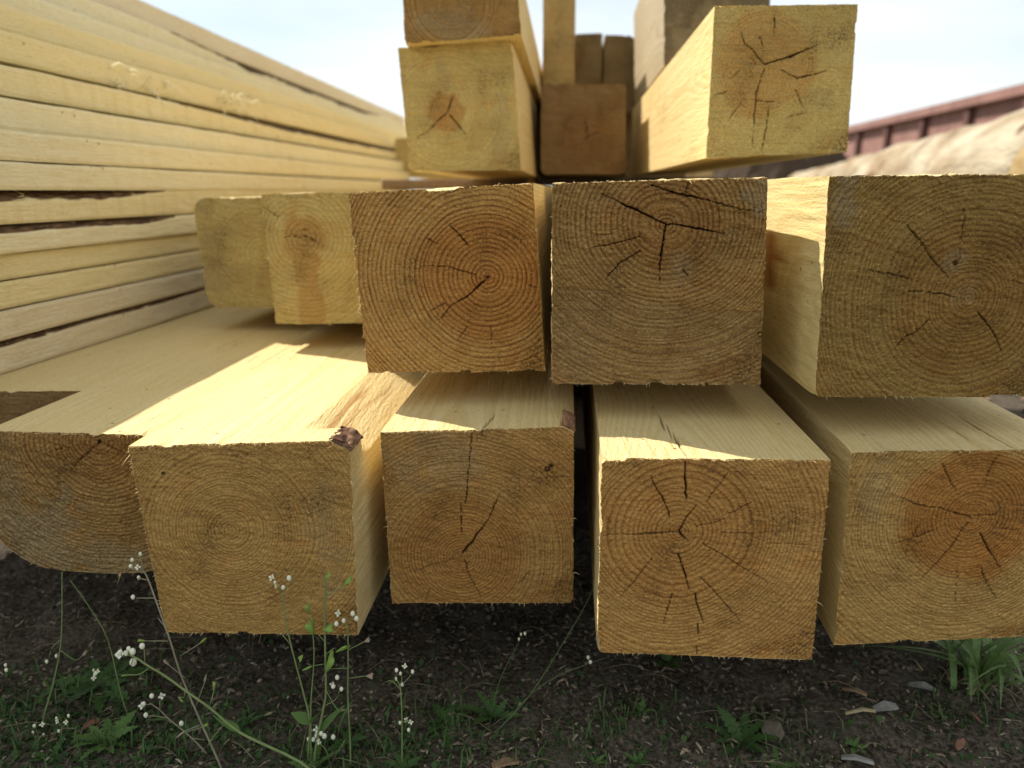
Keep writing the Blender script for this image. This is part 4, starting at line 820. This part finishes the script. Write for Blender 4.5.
# ------------------------------------------------------------------ soil crumbs, shavings
def gz(x, y): return float(ground_z(np.array([x]), np.array([y]))[0])
rn = random.Random(11)
m = MB()
pts = [(rn.uniform(-.62, .72), .36 + .42*rn.random()**1.3) for _ in range(7500)]
zz = ground_z(np.array([p[0] for p in pts]), np.array([p[1] for p in pts]))
for (x, y), z in zip(pts, zz):
    r = .0006 + .0026*rn.random()**4
    m.ball((x, y, z + r*.3), r, (rn.uniform(.7, 1.3), rn.uniform(.7, 1.3), rn.uniform(.5, .9)), 5, 3)
tag(m.build('soil_crumbs', plain('soil crumbs', (.04, .032, .024), (.17, .14, .10), 130, .95, .1), smooth=False), kind='stuff')
def sliver(m, x, y, z, l, w, an, ti, th=.0006):
    d = Vector((math.cos(an)*math.cos(ti), math.sin(an)*math.cos(ti), math.sin(ti))); s_ = Vector((-math.sin(an), math.cos(an), rn.uniform(-.5, .5))).normalized(); u = d.cross(s_)
    P = Vector((x, y, z)); V = []
    for k, (f, ww) in enumerate(((-.5, rn.uniform(.3, .9)), (rn.uniform(-.1, .1), 1.0), (.5, rn.uniform(.2, .8)))):
        for sg in (-1, 1):
            for tt in (0, th): V.append(P + d*l*f + s_*w*.5*ww*sg + u*tt + Vector((0, 0, .12*l*(1-abs(2*f)))))
    q = []
    for k in (0, 4): q += [(k, k+2, k+6, k+4), (k+1, k+5, k+7, k+3), (k, k+4, k+5, k+1), (k+2, k+3, k+7, k+6)]
    q += [(0, 1, 3, 2), (8, 10, 11, 9)]
    m.add(V, q)
m = MB()
for i in range(5200):
    x = rn.uniform(-.6, .72); y = .37 + .34*rn.random()**1.9
    sliver(m, x, y, gz(x, y) + .001, .0015 + .008*rn.random()**2.6, .0007 + .0024*rn.random()**2, rn.uniform(0, 6.28), rn.gauss(0, .25))
tag(m.build('wood_shavings', plain('old wood shavings', (.09, .065, .045), (.36, .29, .205), 90, .9, .1), smooth=False), kind='stuff')
m = MB()
for i in range(700):
    x = .66 + abs(rn.gauss(0, .45)); y = rn.uniform(.7, 3.2)
    sliver(m, x, y, gz(x, y) + .004, rn.uniform(.012, .06), rn.uniform(.006, .025), rn.uniform(0, 6.28), rn.gauss(0, .35), .003)
tag(m.build('bark_debris', plain('bark debris', (.055, .035, .025), (.24, .16, .11), 22, .9, .1), smooth=False), kind='stuff')

def chip(name, label, cat, x, y, l, w, an, mat, th=.002, ti=.05):
    m = MB(); sliver(m, x, y, gz(x, y) + .003, l, w, an, ti, th)
    return tag(m.build(name, mat, None, (x, y, gz(x, y)), smooth=False), label, cat)
gm = plain('grey weathered chip', (.22, .21, .19), (.34, .32, .29), 120); bm_ = plain('brown chip', (.20, .13, .07), (.32, .22, .13), 150); rm = plain('dry red leaf', (.15, .065, .04), (.24, .11, .07), 120)
chip('wood_chip', 'pale grey chip on the dark soil below the right end timber', 'wood chip', .304, .489, .020, .009, .1, gm)
chip('wood_chip', 'brown curled chip lying just above the pale grey chip', 'wood chip', .288, .508, .019, .007, -.7, bm_, ti=.2)
chip('stick', 'thin straw coloured stick beside the pale grey chip', 'stick', .278, .478, .024, .0022, .05, plain('straw', (.34, .27, .15), (.44, .36, .2), 100))
chip('dry_leaf', 'crumpled reddish dry leaf in front of the grass tuft', 'leaf', .346, .456, .012, .006, .6, rm, .001, .3)
chip('dry_leaf', 'small reddish dry leaf at the foot of the grass tuft', 'leaf', .375, .485, .009, .004, 2.2, rm, .001, .4)
chip('dry_leaf', 'reddish scrap of leaf among the weeds at the lower left', 'leaf', -.335, .475, .012, .007, .4, rm, .001, .2)
chip('wood_chip', 'pale chip near the bottom edge under the right end timber', 'wood chip', .258, .438, .022, .008, -.3, gm)
chip('wood_chip', 'brown flat chip in front of the slanting crack timber', 'wood chip', -.005, .437, .020, .010, .2, bm_)
chip('pebble', 'rounded brown clod below the orange cracked timber', 'clod', .207, .465, .015, .013, .9, plain('clod', (.10, .08, .055), (.17, .14, .10), 120), .011, .1)
chip('wood_chip', 'thin grey sliver leaning at the left of the grass tuft', 'wood chip', .352, .520, .022, .006, -.8, gm, .002, .3)

# ------------------------------------------------------------------ shepherd's purse
stem_m = plain('green stem', (.16, .22, .075), (.22, .27, .11), 60, .6, .2, trans=.1)
dry_m = plain('greyish stem', (.21, .19, .12), (.28, .25, .17), 60, .7, .2)
pod_g = plain('green pod', (.26, .42, .08), (.34, .48, .12), 200, .5, .3, trans=.3)
pod_d = plain('dry pod', (.36, .28, .20), (.44, .35, .26), 200, .6, .2, trans=.25)
leaf_m = plain('weed leaf', (.055, .115, .03), (.09, .155, .045), 90, .55, .3, trans=.3)
leaf_b = plain('bright weed leaf', (.09, .175, .04), (.13, .215, .055), 90, .55, .3, trans=.3)
pet_m = plain('white petal', (.90, .89, .76), (.84, .84, .64), 300, .5, .2, trans=.3)
bud_m = plain('yellow green bud', (.50, .56, .16), (.60, .62, .24), 300, .5, .2, trans=.2)
def heart_mesh():
    prof = [(0, -.02), (.10, .12), (.28, .45), (.44, .80), (.40, .97), (.22, 1.02), (0, .90)]
    out = prof + [(-a, b) for a, b in prof[-2:0:-1]]
    n = len(out); V = [(a, -.05, b) for a, b in out] + [(a, .05, b) for a, b in out] + [(0, -.14, .6), (0, .14, .6)]
    t = [(2*n, i, (i+1) % n) for i in range(n)] + [(2*n+1, n+(i+1) % n, n+i) for i in range(n)]
    q = [(i, n+i, n+(i+1) % n, (i+1) % n) for i in range(n)]
    return V, q, t
hV, hq, ht = heart_mesh()
H_g = raw_mesh('seed_pod', hV, [np.array(hq), np.array(ht)], [pod_g]); H_d = raw_mesh('seed_pod', hV, [np.array(hq), np.array(ht)], [pod_d])
def strip_leaf(n, wf, bend, cup=.15):
    V = []
    for i in range(n+1):
        t = i/n; w = wf(t)
        z = bend*t*t
        V += [(-w, t, z + cup*w), (0, t, z - cup*w*.3), (w, t, z + cup*w)]
    q = [(i*3+j, i*3+j+1, i*3+j+4, i*3+j+3) for i in range(n) for j in (0, 1)]
    return V, q
lv_V, lv_q = strip_leaf(8, lambda t: .17*math.sin(math.pi*min(.98, t**.7))**.8 + .005, -.2)
LV = raw_mesh('leaf', lv_V, [np.array(lv_q)], [leaf_b])
def lobed(t): return (.20*math.sin(math.pi*t**.8)**.7)*(.40 + .60*abs(math.sin(t*math.pi*6.5)))+.012
lo_V, lo_q = strip_leaf(40, lobed, -.30)
LO = [raw_mesh('leaf', lo_V, [np.array(lo_q)], [leaf_m]), raw_mesh('leaf', lo_V, [np.array(lo_q)], [leaf_b])]
def aim(o, a, b, scale, axis_='Z', roll=0):
    o.location = a
    d = Vector(b) - Vector(a)
    q = d.to_track_quat(axis_, 'Y' if axis_ == 'Z' else 'Z')
    o.rotation_mode = 'QUATERNION'
    from mathutils import Quaternion
    o.rotation_quaternion = q @ Quaternion((0, 0, 1) if axis_ == 'Z' else (0, 1, 0), roll)
    o.scale = (scale,)*3
def flower_mesh(cs, rn, k_=1.0):
    mp_, mb_ = MB(), MB()
    for c in cs:
        c = Vector(c)
        if rn.random() < .28:                      # open: four petals
            up = Vector((rn.uniform(-.5, .5), -.8, rn.uniform(.2, .9))).normalized(); a = up.cross(Vector((0, 0, 1))).normalized(); b = up.cross(a)
            for k in range(4):
                an = k*math.pi/2 + rn.uniform(-.2, .2); d = (a*math.cos(an) + b*math.sin(an)); s_ = up.cross(d)
                r = .0021*k_
                mp_.add([c, c + d*r*.6 + s_*r*.42 + up*r*.3, c + d*r*1.15 + up*r*.35, c + d*r*.6 - s_*r*.42 + up*r*.3], [(0, 1, 2, 3)])
            mb_.ball(tuple(c + up*.0003), .0007, (1, 1, 1), 5, 3)
        else:
            mp_.ball(tuple(c), k_*rn.uniform(.0010, .0018), (.9, .9, 1.15), 7, 5)
            mb_.ball(tuple(c - Vector((0, 0, .0012))), .0010, (1, 1, .8), 5, 3)
    return mp_, mb_
PL = {'p1': ('greyish stemmed shepherds purse leaning against the pale timber, with three open seed pods', dry_m), 'p2': ('long slanting shepherds purse with a bright white flower head, nearest the camera', stem_m),
      'p2b': ('small shepherds purse with white flowers, crossing behind the long slanting one', dry_m), 'p3': ('clump of upright shepherds purse with green heart pods in front of the pale timber', stem_m),
      'p4': ('single straight shepherds purse with two white flower heads, standing right of the clump', stem_m), 'p5': ('tall thin weed stem under the half log', stem_m),
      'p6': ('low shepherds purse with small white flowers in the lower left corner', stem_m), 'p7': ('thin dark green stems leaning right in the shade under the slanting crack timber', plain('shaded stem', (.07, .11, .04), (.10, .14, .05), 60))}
for key, P in PLANTS.items():
    lab, sm = PL[key]; rn = random.Random(hash(key) % 1000 if False else sum(map(ord, key)))
    u = lambda p: (p[0]/10000, p[1]/10000, p[2]/10000)
    b0 = u(P['st'][0][1][0]); root = empty('flowering_weed', (b0[0], b0[1], 0.0)); tag(root, lab, 'weed', "shepherd's purse weeds" if key not in ('p7', 'p5') else None)
    O = Vector((b0[0], b0[1], 0))
    loc = lambda p: tuple(Vector(u(p)) - O)
    for r, pl in P['st']:
        q = [loc(p) for p in pl]
        e = q[0]; d = Vector(q[0]) - Vector(q[1])
        if e[2] > -.004: q = [(e[0] + d.x*.3, e[1] + .004, min(-.006, e[2] - .01))] + q
        m = MB(); m.tube(q, r*.00078, r*.00045, 6); m.build('stem', sm, root)
    for t in P['tw']:
        m = MB(); m.tube([loc(p) for p in t], .00038, .0003, 5); m.build('flower_stalk', sm, root)
    if P['bl']:
        cl = []                                      # group blossoms into heads
        for p in P['bl']:
            c = Vector(loc(p)) + Vector((0, rn.uniform(-.003, .003), 0))
            for g in cl:
                if (g[0] - c).length < .016: g.append(c); break
            else: cl.append([c])
        for g in cl:
            a_, b_ = flower_mesh(g, rn, {'p2': 1.5, 'p3': 1.15, 'p2b': 1.2}.get(key, .9)); h_ = a_.build('flower_head', pet_m, root); b_.build('buds', bud_m, h_)
    for a, b, kd in P['pods']:
        a, b = loc(a), loc(b); L = (Vector(b) - Vector(a)).length
        o = link('seed_pod', H_d if kd == 1 else H_g, root)
        aim(o, a, b, max(L*1.0, .0045) if kd != 0 else max(L, .004), 'Z', rn.uniform(-.7, .7))
        if kd == 0: o.scale = (o.scale[0]*.45, o.scale[1]*.9, o.scale[2])
    for a, b, w in P['lv']:
        o = link('leaf', LV, root); a, b = loc(a), loc(b); L = (Vector(b) - Vector(a)).length
        aim(o, a, b, L, 'Y', rn.uniform(-.8, .8)); o.scale = (w*.00063/.17*.8, L, L)

# ------------------------------------------------------------------ rosettes, seedlings, tuft
rn = random.Random(21)
def rosette(label, x, y, size, n, up, mat_i, cat='weed', mesh=None, group='low leafy weeds on the soil'):
    root = empty('leafy_weed', (x, y, gz(x, y) - .001)); tag(root, label, cat, group)
    for k in range(n):
        o = link('leaf', (mesh or LO[mat_i]), root)
        an = 2*math.pi*(k + rn.uniform(-.3, .3))/n
        o.rotation_euler = (up*rn.uniform(.5, 1.3), rn.uniform(-.3, .3), an); s_ = size*rn.uniform(.65, 1.1); o.scale = (s_*rn.uniform(.8, 1.1), s_, s_)
    return root
rosette('feathery green weed under the half log, upper left of the soil', -.355, .520, 0.036, 12, .5, 0)
rosette('bright feathery weed near the bottom left corner', -.310, .452, 0.030, 13, .6, 1)
rosette('small feathery weed left of the bright one', -.345, .440, 0.022, 9, .5, 0)
rosette('feathery weed leaf patch in front of the slanting crack timber', -.052, .486, 0.026, 8, .35, 0)
rosette('upright feathery weed beside the leaning dark green stems', -.015, .488, 0.029, 7, .9, 0)
rosette('low leafy weed at the foot of the flowering clump', -.148, .436, 0.024, 9, .7, 1)
rosette('leafy weed behind the flowering clump', -.128, .462, 0.019, 8, .6, 0)
rosette('small round leaved seedling below the orange timber, left', .080, .488, 0.010, 6, .6, 1, mesh=LV)
rosette('small round leaved seedling below the orange timber, right', .105, .486, 0.012, 7, .6, 0, mesh=LV)
rosette('tiny light green seedling near the bottom centre', .094, .444, 0.012, 7, .9, 1)
rosette('tiny seedling left of the light green one', .062, .440, 0.010, 6, .9, 1)
rosette('spreading leafy weed between the orange and right end timbers', .178, .462, 0.030, 10, .8, 0)
rosette('yellow green weed at the bottom right of centre', .200, .440, 0.016, 8, .7, 1)
rosette('small weed below the pale grey chip', .262, .452, 0.012, 7, .9, 1)
rosette('low weed beneath the long slanting flower stem', -.215, .470, 0.019, 8, .6, 0)
rosette('weed at the foot of the single straight stem', -.080, .432, 0.014, 8, .7, 0)
rosette('weed hidden in the shade under the orange timber', .14, .555, 0.022, 8, .8, 0)

blade_m = plain('grass blade', (.13, .22, .06), (.22, .31, .11), 40, .5, .3, (1, 8, 1), trans=.3)
tuft = empty('grass_tuft', (.405, .522, 0)); tag(tuft, 'broad bladed grass tuft growing from the soil under the right end timber', 'grass tuft')
for k in range(44):
    an = rn.uniform(0, 6.28); ln = rn.uniform(.045, .115); lean = rn.uniform(.3, 1.5); w = rn.uniform(.0014, .0045)
    d = Vector((math.cos(an), math.sin(an), 0)); V = []
    bx = Vector((rn.gauss(0, .012), rn.gauss(0, .008), -.004)); sd = Vector((-d.y, d.x, 0))
    for i in range(9):
        t = i/8; p = bx + d*(ln*lean*t*t*.9) + Vector((0, 0, 1))*(ln*(t - .45*lean*t*t)); ww = w*(1 - t**2.2)*(.5 + .9*min(1, t*3)*.6)
        V += [p - sd*ww + Vector((0, 0, ww*.4)), p, p + sd*ww + Vector((0, 0, ww*.4))]
    link('blade', raw_mesh('blade', [tuple(v) for v in V], [np.array([(i*3+j, i*3+j+1, i*3+j+4, i*3+j+3) for i in range(8) for j in (0, 1)])], [blade_m]), tuft)
m = MB()
for k in range(26):
    an = rn.uniform(0, 6.28); p = Vector((rn.gauss(0, .02), rn.gauss(0, .012), .003)); l = rn.uniform(.012, .035)
    m.tube([p, p + Vector((math.cos(an)*l*.5, math.sin(an)*l*.5, .006)), p + Vector((math.cos(an)*l, math.sin(an)*l, -.002))], .0008, .0003, 4)
tag(m.build('dry_blades', plain('dry grass', (.30, .23, .13), (.20, .15, .09), 60), tuft), kind='stuff')

# fine green ground cover
m = MB(); rn = random.Random(31)
cent = [(-.36, .50, .05), (-.30, .45, .05), (-.40, .46, .05), (-.20, .45, .06), (-.10, .45, .05), (.02, .47, .06), (.12, .46, .06), (.25, .45, .06), (.36, .47, .05), (-.05, .50, .05), (-.28, .54, .06)]
for k in range(5200):
    cx, cy, s_ = rn.choice(cent[:5] if rn.random() < .6 else cent)
    x, y = rn.gauss(cx, s_), rn.gauss(cy, s_*.6)
    z = gz(x, y); an = rn.uniform(0, 6.28); l = rn.uniform(.002, .010); d = Vector((math.cos(an), math.sin(an), rn.uniform(.3, 1.8))).normalized(); sd = Vector((-math.sin(an), math.cos(an), 0))*l*rn.uniform(.10, .3)
    p = Vector((x, y, z - .001))
    m.add([p, p + d*l*.55 + sd, p + d*l + Vector((0, 0, -l*.25)), p + d*l*.55 - sd], [(0, 1, 2, 3)])
tag(m.build('ground_cover', plain('low ground leaves', (.032, .07, .02), (.07, .12, .035), 60, .6, .2, trans=.2)), kind='stuff')
m = MB()
for k in range(170):
    x = rn.uniform(-.5, .6); y = rn.uniform(.40, .7); z = gz(x, y); an = rn.uniform(0, 6.28); l = rn.uniform(.012, .05)
    p = Vector((x, y, z)); d = Vector((math.cos(an), math.sin(an), rn.uniform(0, .5)))
    m.tube([p, p + d*l*.5 + Vector((0, 0, .004)), p + d*l + Vector((rn.uniform(-.005, .005), 0, -.003))], .0004, .00015, 4, 2)
tag(m.build('dry_grass', plain('dead grass', (.16, .125, .075), (.26, .21, .13), 60)), kind='stuff')

# short fine grass at the lower left
m = MB(); rn = random.Random(41)
for k in range(950):
    cx, cy, s_ = rn.choice(((-.36, .505, .035), (-.32, .455, .03), (-.40, .47, .03), (-.28, .44, .03), (-.22, .455, .03), (-.13, .44, .025), (-.05, .475, .03), (.09, .47, .03), (.19, .455, .03), (.02, .44, .03), (.38, .50, .03)))
    x, y = rn.gauss(cx, s_), rn.gauss(cy, s_*.6); z = gz(x, y) - .001
    an = rn.uniform(0, 6.28); l = rn.uniform(.006, .020); w = rn.uniform(.0003, .0008); d = Vector((math.cos(an), math.sin(an), 0)); sd = Vector((-d.y, d.x, 0))*w
    p = Vector((x, y, z)); q_ = p + d*l*.25 + Vector((0, 0, l*.7)); t_ = p + d*l*rn.uniform(.5, .9) + Vector((0, 0, l*rn.uniform(.5, .95)))
    m.add([p - sd, p + sd, q_ + sd*.8, q_ - sd*.8, t_], [(0, 1, 2, 3)], [(3, 2, 4)])
tag(m.build('low_grass', plain('low grass', (.045, .10, .025), (.10, .16, .05), 60, .6, .2, trans=.25)), kind='stuff')
